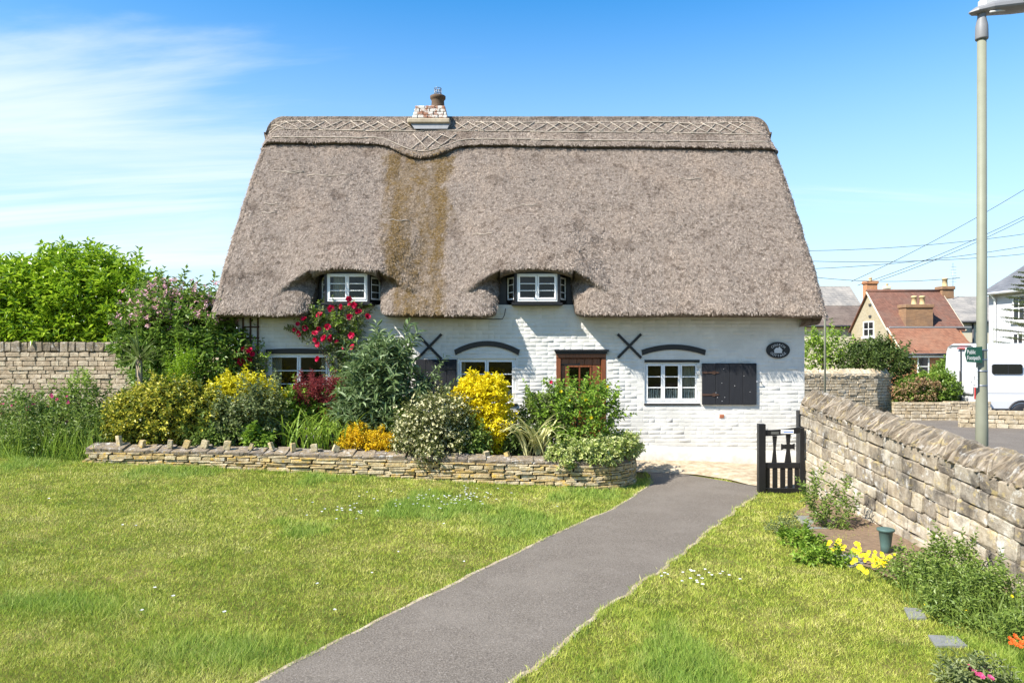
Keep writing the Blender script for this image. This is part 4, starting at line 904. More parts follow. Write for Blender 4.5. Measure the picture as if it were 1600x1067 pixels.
LM = {
 'laurel': leafmat('laurel leaf', [(0, (.085, .165, .01)), (.35, (.21, .35, .018)), (.7, (.36, .5, .03)), (1, (.52, .63, .07))], .4, .3, .5),
 'weigela': leafmat('weigela leaf', [(0, (.07, .13, .016)), (.5, (.15, .245, .032)), (1, (.27, .37, .07))], .35),
 'goldvar': leafmat('gold variegated leaf', [(0, (.06, .1, .014)), (.35, (.18, .22, .025)), (.55, (.4, .38, .035)), (.8, (.64, .57, .08)), (1, (.74, .68, .26))], .25, clump=.3),
 'gold': leafmat('golden leaf', [(0, (.3, .3, .015)), (.4, (.6, .55, .02)), (.8, (.74, .67, .035)), (1, (.8, .74, .09))], .35),
 'brightgold': leafmat('bright golden leaf', [(0, (.5, .42, .01)), (.4, (.74, .62, .012)), (.8, (.84, .71, .02)), (1, (.88, .77, .07))], .35),
 'orange': leafmat('amber spiraea leaf', [(0, (.46, .32, .012)), (.5, (.72, .5, .016)), (1, (.82, .6, .03))], .35),
 'grey': leafmat('grey green rose leaf', [(0, (.08, .11, .03)), (.5, (.18, .22, .075)), (1, (.3, .33, .15))], .3),
 'budd': leafmat('buddleja leaf', [(0, (.065, .11, .03)), (.5, (.16, .23, .085)), (1, (.33, .4, .22))], .3),
 'maple': leafmat('red maple leaf', [(0, (.1, .015, .018)), (.5, (.24, .04, .045)), (1, (.4, .1, .09))], .4),
 'mid': leafmat('fresh green leaf', [(0, (.08, .15, .014)), (.5, (.19, .31, .032)), (1, (.35, .47, .07))], .38),
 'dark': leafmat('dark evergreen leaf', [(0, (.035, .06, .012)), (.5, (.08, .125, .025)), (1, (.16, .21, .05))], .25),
 'olive': leafmat('olive shrub leaf', [(0, (.065, .08, .02)), (.5, (.15, .17, .045)), (1, (.28, .28, .1))], .3),
 'cream': leafmat('cream flower petal', [(0, (.6, .55, .27)), (.5, (.75, .7, .4)), (1, (.82, .8, .58))], .25, .6, .2),
 'creamvar': leafmat('cream edged leaf', [(0, (.08, .14, .025)), (.3, (.25, .33, .06)), (.6, (.52, .56, .18)), (1, (.7, .7, .38))], .3, clump=.15),
 'lily': leafmat('day lily leaf', [(0, (.13, .22, .025)), (.5, (.25, .37, .045)), (1, (.42, .52, .1))], .4),
 'phorm': leafmat('striped flax leaf', [(0, (.34, .36, .1)), (.5, (.62, .6, .27)), (1, (.76, .72, .42))], .25),
 'cord': leafmat('cabbage palm leaf', [(0, (.07, .11, .03)), (.5, (.15, .2, .06)), (1, (.28, .3, .12))], .25),
 'pinkf': leafmat('pink blossom', [(0, (.55, .22, .27)), (.5, (.72, .42, .45)), (1, (.8, .62, .62))], .3, .6),
 'magenta': leafmat('magenta petal', [(0, (.5, .04, .15)), (1, (.72, .16, .32))], .3, .6),
 'red': leafmat('crimson petal', [(0, (.3, .002, .03)), (.5, (.58, .008, .06)), (1, (.75, .05, .17))], .2, .5, .3),
 'yellowf': leafmat('yellow petal', [(0, (.75, .5, .0)), (.5, (.85, .62, .005)), (1, (.9, .72, .03))], .2, .6),
 'orangef': leafmat('orange petal', [(0, (.6, .08, .01)), (1, (.8, .2, .03))], .2, .6),
 'white': leafmat('white petal', [(0, (.7, .7, .68)), (1, (.85, .85, .83))], .2, .6),
 'weed': leafmat('weed leaf', [(0, (.075, .125, .02)), (.5, (.18, .26, .045)), (1, (.33, .4, .1))], .35),
 'fir': leafmat('fir needle', [(0, (.03, .045, .015)), (.5, (.07, .095, .03)), (1, (.15, .17, .05))], .1),
 'brown': leafmat('brown flower head', [(0, (.2, .12, .05)), (.5, (.33, .22, .11)), (1, (.45, .33, .18))], .2),
 'dry': leafmat('dry grass stalk', [(0, (.2, .2, .06)), (.5, (.33, .3, .12)), (1, (.45, .4, .2))], .3),
}
def petals(rings, cup, seed):
    """flower head of cupped petals, radius 1, facing -Y"""
    r = np.random.default_rng(seed); V = []; F_ = []
    for ri, (n, rad, tilt) in enumerate(rings):
        for k in range(n):
            a = 2 * math.pi * (k + .5 * (ri % 2)) / n + r.uniform(-.2, .2); w = rad * math.pi / n * 1.35; ca, sa = math.cos(a), math.sin(a); b = len(V)
            for (u, v, hgt) in ((.06, .12, 0), (.5, 1., .35), (.92, .8, .8), (1., 0, 1.), (.92, -.8, .8), (.5, -1., .35), (.06, -.12, 0), (.55, 0, .3)):
                ru = rad * u; vv = w * v * .5; hh = -cup * rad * hgt * tilt + r.uniform(-.03, .03) * rad; V.append((ca * ru - sa * vv, hh + (.12 * rad if u == .55 else 0), sa * ru + ca * vv))
            F_ += [(b + 7, b + i, b + (i + 1) % 7) for i in range(7)]
    m = MB(); m.add(V, F_); return m
ROSE = petals([(6, 1., .25), (6, .85, .55), (5, .62, 1.0), (4, .4, 1.7)], .55, 3); FLAT = petals([(5, 1., .3)], .5, 4); POM = petals([(8, 1., .3), (7, .8, .7), (6, .5, 1.4)], .5, 6)
def bloom(parent, mk, mesh, c, rad, name='flower', face=(0, -1, .35)):
    d = Vector(face) + Vector((U(-.45, .45), U(-.2, .2), U(-.35, .35))); o = put(name, mesh, LM[mk], parent, loc=c, rot=(d.to_track_quat('-Y', 'Z') @ Euler((0, U(0, 6.28), 0)).to_quaternion()).to_euler(), scale=(rad, rad, rad)); return o
def fmesh(src, mk): m = src.mesh('flower'); m.materials.append(LM[mk]); return m
RED = fmesh(ROSE, 'red'); REDS = [RED] + [fmesh(petals([(6, 1., .15 + .2 * q), (6, .85, .5 + .3 * q), (5, .66, 1.1), (4, .42, 2.0), (3, .22, 2.8)], .5 + .12 * q, 40 + q), 'red') for q in range(3)]; YEL = fmesh(FLAT, 'yellowf'); PINK = fmesh(POM, 'magenta'); ORG = fmesh(POM, 'orangef'); BUD = fmesh(ROSE, 'brightgold')
def shrub(name, label, cat, base, blobs, mk, n, k, tl, L_, W_, seed, nst=5, stem='bark', r0=.02, group=None, **kw):
    p = thing(name, label, cat, base, group); stems(p, base, blobs, MT[stem], r0, nst, seed); P, T = foliage(p, LM[mk], blobs, n, k, tl, L_, W_, seed, **kw); return p, P, T
def blade(parent, mk, base, ang, ln, wd, lean, droop, name='leaf', seg=7, fold=.25):
    """strap leaf that arches over"""
    d = Vector((math.cos(ang), math.sin(ang), 0)); s = Vector((-d.y, d.x, 0)); V = []; p = Vector(base); el = lean
    for i in range(seg + 1):
        t = i / seg; w = wd * (.55 + .9 * t if t < .4 else .91 * (1 - ((t - .4) / .6) ** 1.6)) * .5 + .0008; nrm = Vector((-d.x * math.sin(el), -d.y * math.sin(el), math.cos(el)))
        V += [p - s * w + nrm * w * fold * 2, p.copy(), p + s * w + nrm * w * fold * 2]; st = ln / seg; p = p + (d * math.cos(el) + Vector((0, 0, 1)) * math.sin(el)) * st; el -= droop / seg * (.4 + 1.2 * t)
    m = MB(); m.add(V, [(3*i+a, 3*i+a+1, 3*i+a+4, 3*i+a+3) for i in range(seg) for a in (0, 1)], True); return m.build(name, LM[mk], parent)

# laurel hedge behind the left wall
b_ = [blob(20, 490, 110, 78, 21.6, 1.3), blob(130, 475, 80, 78, 21.6, 1.3), blob(195, 485, 46, 66, 21.5, 1.1), blob(-90, 490, 90, 76, 21.7, 1.3), blob(60, 525, 150, 32, 21.2, .9), blob(190, 525, 56, 30, 21.2, .8)]
p, P, T = shrub('laurel_bush', 'big bright green laurel rising above the garden wall', 'bush', (-12.5, 21.6, .35), b_, 'laurel', 7600, 7, .3, .19, .075, 21, 6, r0=.06, lump=.13, fill=.4, front=.6, up=.6, shoots=.012)
# pink flowered weigela by the left gable
b_ = [blob(300, 540, 78, 60, 13.9, .7), blob(335, 568, 40, 44, 13.5, .45), blob(270, 500, 60, 40, 14.2, .6), blob(322, 505, 42, 32, 14.1, .5), blob(240, 545, 50, 50, 14.0, .5), blob(290, 590, 70, 40, 13.6, .5)]
p, P, T = shrub('weigela_bush', 'broad green bush with pale pink blossom at the left gable', 'bush', (-6.1, 13.9, .6), b_, 'weigela', 2300, 7, .2, .11, .05, 22, 7, lump=.28, fill=.25, front=.5, up=.5)
sel = P[(P[:, 2] > 2.65) & (fbm(P[:, 0] * 2, P[:, 2] * 2, 5) > .36)]; r_ = np.random.default_rng(5); TT = unit(r_.normal(size=sel.shape) + np.array([0, -.3, .6])); V, F_ = twig_leaves(sel + TT * .08, TT, 7, .12, .055, .045, r_, 1.); put('blossom', mesh_np('blossom', V, F_), LM['pinkf'], p, kind='stuff')
sh_ = [(x_, 13.9 + U(-.3, .3)) for x_ in ()]
for (px, py) in ((276, 458), (262, 470), (285, 470), (240, 478), (300, 465), (312, 475), (325, 470), (252, 455)):
    e = at(px, py, 14.0); s = Vector((e.x * .97 - .15, 14.0, 2.7)); m = MB(); m.tube([s, s.lerp(e, .5) + Vector((-.04, 0, .05)), e], [.012, .009, .004], 5); m.build('stem', MT['bark'], p); V, F_ = twig_leaves(np.array([s.lerp(e, t) for t in (.4, .55, .7, .85)]), np.tile(np.array((e - s).normalized()), (4, 1)), 5, .08, .06, .035, r_); put('foliage', mesh_np('foliage', V, F_), LM['weigela'], p, kind='stuff'); V, F_ = twig_leaves(np.array([s.lerp(e, t) for t in (.7, .9, 1.)]), np.tile(np.array((e - s).normalized()), (3, 1)), 6, .08, .05, .04, r_); put('blossom', mesh_np('blossom', V, F_), LM['pinkf'], p, kind='stuff')
# cabbage palm
cp = thing('cabbage_palm', 'small spiky cabbage palm with pale stem in front of the stone wall', 'palm', (at(218, 600, 12.7).x, 12.7, .5)); c0 = at(217, 565, 12.7)
m = MB(); m.tube([(c0.x + .02, 12.7, .45), (c0.x + .01, 12.7, 1.2), (c0.x, 12.7, c0.z + .1)], [.075, .06, .055], 9); m.build('trunk', plain('pale palm trunk', (.3, .24, .16), .9, var=.35, sc=18, bump=.6), cp)
for k in range(60): blade(cp, 'cord', (c0.x, 12.7, c0.z + U(-.02, .1)), U(0, 6.28), U(.4, .62), .034, U(-.3, 1.4), U(.3, 1.0), seg=5)
# variegated gold euonymus
b_ = [blob(250, 650, 72, 46, 12.35, .5), blob(310, 655, 45, 40, 12.4, .4), blob(205, 662, 38, 38, 12.3, .35), blob(270, 625, 50, 30, 12.5, .4)]
p, P, T = shrub('euonymus_bush', 'rounded golden variegated bush at the left end of the bed', 'bush', (-5.9, 12.4, .6), b_, 'goldvar', 2300, 7, .11, .062, .038, 23, 5, lump=.2, fill=.25, front=.5, shoots=.01)
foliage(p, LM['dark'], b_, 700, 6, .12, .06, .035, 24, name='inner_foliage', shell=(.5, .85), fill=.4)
b_ = [blob(283, 598, 17, 32, 12.7, .17), blob(290, 575, 9, 22, 12.7, .1), blob(272, 610, 20, 18, 12.7, .17)]
shrub('conifer_bush', 'small yellow green feathery shrub poking out above the variegated bush', 'bush', (at(283, 600, 12.7).x, 12.7, .6), b_, 'laurel', 420, 8, .14, .04, .016, 25, 3, lump=.3, up=1.2)
# golden bush under the left window
b_ = [blob(378, 622, 40, 30, 12.9, .4), blob(420, 638, 24, 26, 12.9, .35), blob(352, 628, 26, 30, 12.8, .35), blob(385, 655, 54, 28, 12.8, .4)]
shrub('golden_bush', 'golden yellow bush in front of the left window', 'bush', (at(390, 600, 12.9).x, 12.9, .6), b_, 'gold', 1800, 7, .11, .06, .034, 26, 5, lump=.26, front=.5, up=.6, shoots=.015)
b_ = [blob(375, 660, 42, 38, 12.4, .35), blob(412, 648, 30, 34, 12.5, .3), blob(345, 680, 30, 26, 12.3, .3)]
shrub('rose_bush', 'grey green leafy rose bush below the golden bush', 'bush', (at(380, 660, 12.4).x, 12.4, .58), b_, 'grey', 1000, 6, .14, .06, .038, 27, 6, lump=.35, front=.4)
b_ = [blob(405, 690, 18, 14, 12.05, .16), blob(395, 682, 12, 12, 12.1, .15)]
shrub('leafy_plant', 'low fresh green leafy plant by the small upright stones', 'plant', (at(408, 690, 12.05).x, 12.05, .56), b_, 'mid', 110, 6, .07, .07, .055, 28, 3, stem='gstem', r0=.008)
# plants in the middle of the bed
b_ = [blob(470, 642, 38, 24, 13.1, .3), blob(450, 655, 26, 22, 12.9, .25), blob(515, 650, 30, 26, 13.0, .25)]
shrub('leafy_shrub', 'loose mid green shrub below the red maple', 'bush', (at(470, 660, 12.7).x, 12.7, .56), b_, 'mid', 900, 6, .14, .07, .045, 29, 5, lump=.3)
b_ = [blob(500, 614, 26, 16, 13.0, .25), blob(520, 630, 20, 22, 12.95, .25), blob(480, 616, 18, 7, 12.9, .15)]
shrub('maple_shrub', 'dark red feathery maple in front of the left window', 'bush', (at(505, 640, 13).x, 13.0, .56), b_, 'maple', 420, 9, .12, .075, .014, 30, 4, spread=1.0, lump=.35)
b_ = [blob(592, 600, 36, 40, 12.8, .4), blob(570, 630, 30, 38, 12.7, .35), blob(620, 622, 32, 40, 12.7, .35), blob(597, 655, 48, 34, 12.6, .4), blob(605, 572, 26, 24, 12.9, .3)]
p, P, T = shrub('buddleja_bush', 'tall green bush with long pointed leaves beside the black shutter', 'bush', (at(600, 650, 12.8).x, 12.8, .55), b_, 'budd', 720, 8, .24, .17, .046, 31, 7, lump=.4, up=.9, front=.4, curl=.35, six=True)
for (px, py) in ((690, 565), (680, 590), (705, 600), (695, 620), (560, 545), (590, 535), (645, 540), (630, 545)):
    e = at(px, py, 12.6); s = at(640 if px > 660 else 600, 640, 12.7); m = MB(); m.tube([s, s.lerp(e, .55) + Vector((0, 0, .08)), e], [.012, .009, .004], 5); m.build('stem', MT['gstem'], p)
    V, F_ = twig_leaves(np.array([s.lerp(e, t) for t in np.linspace(.4, 1, 7)]), np.tile(np.array((e - s).normalized()), (7, 1)), 4, .1, .13, .032, r_, .9, True); put('foliage', mesh_np('foliage', V, F_), LM['budd'], p, kind='stuff')
dl = thing('day_lily', 'clump of arching bright green strap leaves behind the low wall', 'plant', (at(500, 695, 12.15).x, 12.15, .55))
for k in range(110):
    px = U(440, 560); b0 = at(px, 700, 12.15 + U(-.15, .25)); blade(dl, 'lily', (b0.x, b0.y, soil(b0.x)), U(0, 6.28), U(.55, .9), U(.022, .036), U(1.05, 1.55), U(1.2, 2.3), seg=7)
b_ = [blob(578, 690, 32, 12, 12.05, .22), blob(562, 678, 16, 11, 12.2, .18), blob(600, 693, 16, 9, 12.0, .18), blob(546, 694, 12, 8, 12.0, .12)]
shrub('spiraea_bush', 'small amber orange bush on the low wall edge', 'bush', (at(575, 690, 12.05).x, 12.05, .54), b_, 'orange', 600, 8, .09, .045, .024, 32, 4, lump=.3, up=.8)
# cream flowered potentilla hanging over the wall
b_ = [blob(675, 668, 52, 46, 12.1, .45), blob(700, 655, 34, 34, 12.2, .4), blob(645, 690, 30, 32, 11.85, .3), blob(690, 690, 42, 26, 11.9, .3), blob(672, 712, 24, 14, 11.6, .14)]
p, P, T = shrub('potentilla_bush', 'cream flowered bush spilling over the low wall', 'bush', (at(680, 690, 12.1).x, 12.1, .5), b_, 'olive', 1700, 6, .12, .045, .025, 33, 6, lump=.22, front=.5)
sel = P[np.random.default_rng(3).random(len(P)) < .62]; TT = unit(r_.normal(0, .5, sel.shape) + np.array([-.2, -.7, .5])); V, F_ = twig_leaves(sel + TT * .1, TT, 5, .008, .028, .026, r_, 1.3, fold=.05, curl=.05); put('blossom', mesh_np('blossom', V, F_), LM['cream'], p, kind='stuff')
# brilliant yellow bush below the middle window
b_ = [blob(758, 630, 36, 38, 12.55, .35), blob(765, 668, 36, 36, 12.45, .35), blob(730, 628, 22, 20, 12.6, .25), blob(745, 610, 24, 20, 12.6, .25), blob(770, 605, 18, 16, 12.65, .2), blob(740, 660, 28, 34, 12.5, .3)]
shrub('choisya_bush', 'brilliant yellow bush below the middle window', 'bush', (at(757, 660, 12.5).x, 12.5, .5), b_, 'brightgold', 1700, 7, .09, .065, .038, 34, 5, lump=.22, front=.5, up=.5, shoots=.01)
# New Zealand flax
pf = thing('flax_plant', 'cream striped flax with arching sword leaves beside the yellow bush', 'plant', (at(832, 690, 12.25).x, 12.25, .5))
for k in range(40): blade(pf, 'phorm', (at(835 + U(-16, 16), 690, 12.2).x, 12.0 + U(-.12, .12), .5), U(2.5, 4.1) if random.random() < .62 else U(-.9, .9), U(.75, 1.1), U(.042, .06), U(.95, 1.45), U(1.1, 2.5), seg=8, fold=.12)
# yellow budded rose by the door
b_ = [blob(905, 655, 52, 40, 12.3, .45), blob(890, 625, 34, 26, 12.4, .35), blob(930, 645, 32, 34, 12.3, .35), blob(885, 685, 26, 22, 12.3, .3), blob(915, 690, 46, 24, 12.2, .4)]
p, P, T = shrub('rose_bush', 'loose green rose bush with small yellow buds by the door', 'bush', (at(905, 690, 12.3).x, 12.3, .46), b_, 'mid', 780, 6, .15, .062, .042, 35, 8, lump=.4, up=.6)
for (px, py) in ((820, 600), (828, 618), (862, 597), (915, 590), (935, 600), (950, 605), (965, 612), (975, 640), (985, 648), (960, 630), (900, 600), (845, 625)):
    e = at(px, py, 12.3); s = at(880 + (px - 880) * .4, 675, 12.3); m = MB(); m.tube([s, s.lerp(e, .5) + Vector((0, 0, .05)), e], [.008, .006, .003], 5); m.build('stem', MT['gstem'], p)
    V, F_ = twig_leaves(np.array([s.lerp(e, t) for t in np.linspace(.3, 1, 7)]), np.tile(np.array((e - s).normalized()), (7, 1)), 4, .07, .062, .042, r_, 1.); put('foliage', mesh_np('foliage', V, F_), LM['mid'], p, kind='stuff')
for k in range(26): q_ = P[random.randrange(len(P))]; bloom(p, 'brightgold', BUD, (q_[0], q_[1] - .12, q_[2] + .05), U(.016, .03), 'bud')
e = at(861, 597, 12.3); bloom(p, 'red', RED, e, .035, 'red_bud')
# pale euonymus draped over the rounded wall end
b_ = [blob(955, 700, 36, 14, 12.0, .3), blob(905, 704, 30, 12, 11.75, .22), blob(982, 698, 16, 15, 12.3, .25), blob(872, 710, 18, 9, 11.65, .12), blob(884, 724, 8, 9, 11.5, .07), blob(935, 714, 26, 9, 11.62, .13)]
shrub('euonymus_bush', 'low cream edged bush draped over the rounded end of the wall', 'bush', (at(945, 705, 12.0).x, 12.0, .44), b_, 'creamvar', 900, 7, .08, .052, .034, 36, 5, lump=.3, front=.4)
# greenery filling the bed
for (px, py, rx, ry, Y, mk, sd_, lb) in ((812, 690, 24, 14, 12.3, 'dark', 45, 'low dark leaves at the foot of the striped flax'), (738, 694, 24, 12, 12.05, 'weed', 46, 'low green leaves under the brilliant yellow bush'), (628, 672, 20, 26, 12.35, 'mid', 47, 'fresh green leaves between amber bush and cream flowered bush'), (868, 655, 26, 34, 12.5, 'grey', 48, 'grey green leaves left of the yellow budded rose'), (840, 655, 26, 30, 12.8, 'weed', 41, 'dull green stems behind the striped flax'), (545, 655, 26, 24, 12.9, 'weed', 43, 'green leafy plant between maple and tall pointed leaved bush'), (330, 690, 30, 16, 12.15, 'weed', 44, 'low dark green leaves at the foot of the variegated bush')):
    b_ = [blob(px, py, rx, ry, Y)]; shrub('leafy_plant', lb, 'plant', (b_[0][0], Y, soil(b_[0][0])), b_, mk, 260, 6, .13, .075, .04, sd_, 3, stem='gstem', r0=.008)

# trellises and climbing roses
def trellis(label, px0, px1, py0, py1, nv, rungs):
    t_ = thing('trellis', label, 'trellis', (fx((px0 + px1) / 2), YF - .04, fz(py1)))
    for px in np.linspace(px0, px1, nv): m = MB(); m.cbox(fx(px) - .014, fx(px) + .014, YF - .055, YF - .03, fz(py1), fz(py0), .003); m.build('upright', MT['oldwood'], t_)
    for py in rungs: m = MB(); m.cbox(fx(px0) - .02, fx(px1) + .02, YF - .029, YF - .014, fz(py) - .014, fz(py) + .014, .003); m.build('rung', MT['oldwood'], t_)
trellis('brown wooden trellis on the wall at the left corner', 381, 404, 494, 640, 3, (511, 528, 548, 566, 585, 605))
trellis('brown wooden trellis carrying the red climbing rose', 530, 557, 478, 660, 2, (500, 520, 540, 560, 580, 600, 622))
def rose(label, base, main, Rs, leafb, seed, n):
    p = thing('climbing_rose', label, 'rose', base)
    for P_ in main: m = MB(); m.tube(P_, list(np.linspace(.018, .006, len(P_))), 6); m.build('stem', MT['bark'], p)
    P, T = foliage(p, LM['grey'], leafb, n, 6, .12, .055, .038, seed, lump=.4, fill=.4, up=.3); foliage(p, LM['mid'], leafb, n // 3, 6, .12, .055, .038, seed + 1, lump=.4, up=.3, name='young_foliage')
    for (px, py, rad) in Rs: bloom(p, 'red', random.choice(REDS), at(px, py, 13.36 + U(-.05, .08)), rad * U(.7, 1.0), 'bloom', (U(-.8, .6), -1, U(-.2, .8)))
    return p
RS = [(545, 467, .07), (553, 477, .075), (559, 487, .06), (517, 482, .085), (533, 479, .065), (499, 492, .08), (475, 499, .075), (546, 495, .065), (562, 486, .055), (574, 495, .075), (465, 506, .06), (476, 513, .08), (467, 521, .075), (498, 514, .06), (492, 520, .07), (512, 511, .08), (507, 529, .075), (515, 530, .07), (492, 531, .055), (549, 524, .07), (550, 542, .085), (536, 543, .05), (497, 561, .08), (516, 526, .05), (526, 534, .055), (457, 606, .07), (546, 475, .05), (496, 538, .06), (460, 515, .05)]
rose('crimson climbing rose on the trellis below the left dormer', (fx(540), 13.6, .55), [[(fx(540), 13.62, .5), (fx(543), 13.66, 1.4), (fx(540), 13.66, 2.2), (fx(530), 13.6, 2.7), (fx(555), 13.55, 3.0)], [(fx(538), 13.62, .5), (fx(535), 13.62, 1.6), (fx(515), 13.58, 2.2), (fx(485), 13.56, 2.6)], [(fx(540), 13.62, .5), (fx(525), 13.6, 1.7), (fx(505), 13.58, 2.3), (fx(480), 13.56, 2.4)]], RS,
     [blob(515, 515, 38, 22, 13.58, .16), blob(545, 510, 16, 32, 13.6, .13), blob(490, 495, 20, 16, 13.58, .12), blob(525, 560, 13, 40, 13.62, .1), blob(535, 600, 16, 26, 13.5, .16), blob(560, 482, 16, 10, 13.58, .1), blob(475, 512, 14, 10, 13.56, .1), blob(545, 540, 20, 14, 13.58, .12)], 51, 420)
rose('small red climbing rose at the left corner trellis', (fx(395), 13.5, .6), [[(fx(400), 13.6, .5), (fx(396), 13.62, 1.5), (fx(388), 13.58, 2.1)]], [(372, 551, .07), (380, 545, .07), (390, 548, .075), (377, 565, .085), (390, 562, .09), (384, 572, .07), (366, 560, .06), (394, 553, .06)], [blob(392, 565, 18, 26, 13.55, .14), blob(398, 590, 18, 26, 13.5, .16)], 53, 150)

# rough patch at the far left
rp = thing('wild_patch', 'tangle of long grass and weeds at the left end of the garden', 'plants', (-8, 12.6, .5))
b_ = [blob(100, 662, 40, 32, 12.6, .6), blob(140, 652, 28, 34, 12.9, .5), blob(60, 680, 50, 28, 12.2, .6), blob(25, 660, 36, 32, 12.6, .6), blob(140, 680, 40, 22, 12.2, .4)]
foliage(rp, LM['weed'], b_, 1200, 6, .16, .075, .03, 61, lump=.4, up=.8, fill=.4); foliage(rp, LM['grey'], b_, 500, 6, .14, .05, .022, 62, name='grey_foliage', lump=.4, up=.8)
b_ = [blob(118, 622, 14, 34, 12.8, .15), blob(132, 598, 8, 18, 12.8, .1), blob(95, 635, 18, 18, 12.7, .2)]
shrub('yellow_shrub', 'thin yellow green twiggy shrub in front of the stone wall', 'bush', (at(118, 650, 12.8).x, 12.8, .5), b_, 'lily', 240, 6, .1, .045, .022, 63, 4, lump=.4, up=.9)
r2 = np.random.default_rng(64); n = 3500; X = r2.uniform(-9.8, -6.6, n); Y = r2.uniform(11.6, 13.6, n); P = np.stack([X, Y, G(X, Y) - .01], 1); D = unit(r2.normal(0, .28, (n, 3)) + np.array([0, 0, 1.])); V, F_ = strapverts(P, D, r2.uniform(.3, .8, n), r2.uniform(.006, .011, n), r2, .4); put('long_grass', mesh_np('long_grass', V, F_), LM['lily'], rp, kind='stuff')
for k in range(34): c = at(U(-5, 110), U(612, 695), U(11.9, 12.6)); bloom(rp, 'magenta', PINK, c, U(.018, .035), 'pink_flower')
# plants along the boundary wall on the right
vl = shrub('valerian_plant', 'two upright leafy stems of a green plant against the boundary wall', 'plant', (3.95, 9.25, 0), [(3.86, 9.3, .28, .1, .1, .3), (4.15, 9.15, .3, .15, .12, .3), (4.0, 9.2, .15, .18, .15, .16)], 'weed', 130, 7, .12, .06, .022, 71, 5, stem='gstem', r0=.008, up=1.2)[0]
wd_ = [(3.85, 6.95, .1, .24, .28, .14), (4.0, 6.45, .13, .33, .38, .18), (4.28, 7.0, .13, .17, .26, .2), (3.75, 6.1, .08, .22, .28, .12), (4.3, 5.8, .12, .18, .42, .17)]
p, P, T = shrub('weed_clump', 'dense clump of feathery green weeds at the foot of the boundary wall', 'plants', (3.9, 6.8, 0), wd_, 'weed', 1150, 8, .1, .042, .018, 72, 6, stem='gstem', r0=.006, lump=.4, up=.8, fill=.35, zmin=.01)
for k in range(10): q_ = P[random.randrange(len(P))]; bloom(p, 'yellowf', YEL, (q_[0] - .05, q_[1], q_[2] + .08), .014, 'small_flower')
n = 4200; X = r2.uniform(3.2, 4.55, n); Y = r2.uniform(4.2, 6.6, n); k_ = X > 3.95 - .25 * (Y - 4.6); X, Y = X[k_], Y[k_]; n = len(X); P = np.stack([X, Y, X * 0 - .01], 1); D = unit(r2.normal(0, .35, (n, 3)) + np.array([-.12, 0, 1.])); V, F_ = strapverts(P, D, r2.uniform(.15, .42, n), r2.uniform(.004, .008, n), r2, .5)
lg = put('long_grass', mesh_np('long_grass', V, F_), LM['weed']); tag(lg, 'long uncut grass along the foot of the boundary wall', 'grass', kind='stuff')
pn = thing('pansy_clump', 'bright yellow pansies beside the green grave vase', 'flowers', (3.3, 7.95, 0)); b_ = [(3.3, 7.72, .05, .28, .17, .08), (3.32, 8.45, .05, .25, .14, .08)]; foliage(pn, LM['mid'], b_, 190, 6, .05, .05, .028, 73, zmin=0., up=.8)
PY_ = [(1297, 846), (1292, 855), (1300, 858), (1306, 851), (1317, 858), (1318, 855), (1338, 849), (1290, 852), (1309, 846), (1340, 862), (1349, 866), (1354, 872), (1336, 875), (1344, 860), (1358, 862), (1366, 868), (1371, 872), (1374, 880), (1379, 868), (1385, 873), (1390, 870), (1372, 884), (1361, 875), (1348, 889), (1331, 879), (1367, 862), (1383, 881), (1355, 866)]
for px, py in PY_: zf = U(.1, .16); Y = (HC - zf) * F / (py - HZ); bloom(pn, 'yellowf', YEL, at(px, py, Y), U(.018, .03), 'pansy', (-.5 + U(-.5, .5), -.8, .8 + U(-.4, .3)))
for k in range(26): px, py = random.choice(PY_); zf = U(.06, .14); Y = (HC - zf) * F / (py + U(-5, 5) - HZ); bloom(pn, 'yellowf', YEL, at(px + U(-7, 7), py + U(-5, 5), Y), U(.018, .03), 'pansy', (U(-1, .3), -.8, U(.2, 1)))
pk = thing('pink_plant', 'little pink flowered plant in the grass at the lower right corner', 'flowers', (3.0, 5.0, 0)); foliage(pk, LM['grey'], [(3.1, 4.9, .06, .2, .15, .1)], 130, 6, .06, .045, .016, 74, zmin=0., up=1.)
for px, py in ((1516, 1042), (1543, 1043), (1534, 1055), (1524, 1050), (1548, 1058)): zf = .16; Y = (HC - zf) * F / (py - HZ); bloom(pk, 'magenta', PINK, at(px, py, Y), .024, 'pink_flower', (-.2, -.7, .9))
og = thing('orange_plant', 'orange red flower head in long grass at the right edge', 'flowers', (3.8, 5.55, 0)); foliage(og, LM['weed'], [(3.85, 5.55, .1, .12, .12, .1)], 60, 6, .08, .06, .016, 75, zmin=0., up=1.2)
for px, py in ((1583, 1000), (1590, 997), (1597, 1003), (1588, 1006), (1600, 996), (1579, 1004), (1586, 993), (1594, 1009), (1578, 997)): zf = U(.17, .22); Y = (HC - zf) * F / (py - HZ); bloom(og, 'orangef', ORG, at(px, py, Y), U(.012, .02), 'orange_flower', (-.2, -.7, .9))
dp = thing('pink_plant', 'tiny pale pink flowers by the slab below the upright leafy stems', 'flowers', (3.4, 9.1, 0)); foliage(dp, LM['grey'], [(3.35, 9.0, .05, .2, .14, .06)], 90, 6, .06, .04, .014, 76, zmin=0., up=1.)
for px, py in ((1284, 808), (1290, 811), (1295, 813), (1288, 806), (1280, 810)): zf = .1; Y = (HC - zf) * F / (py - HZ); bloom(dp, 'pinkf', fmesh(FLAT, 'pinkf'), at(px, py, Y), .02, 'pale_flower')
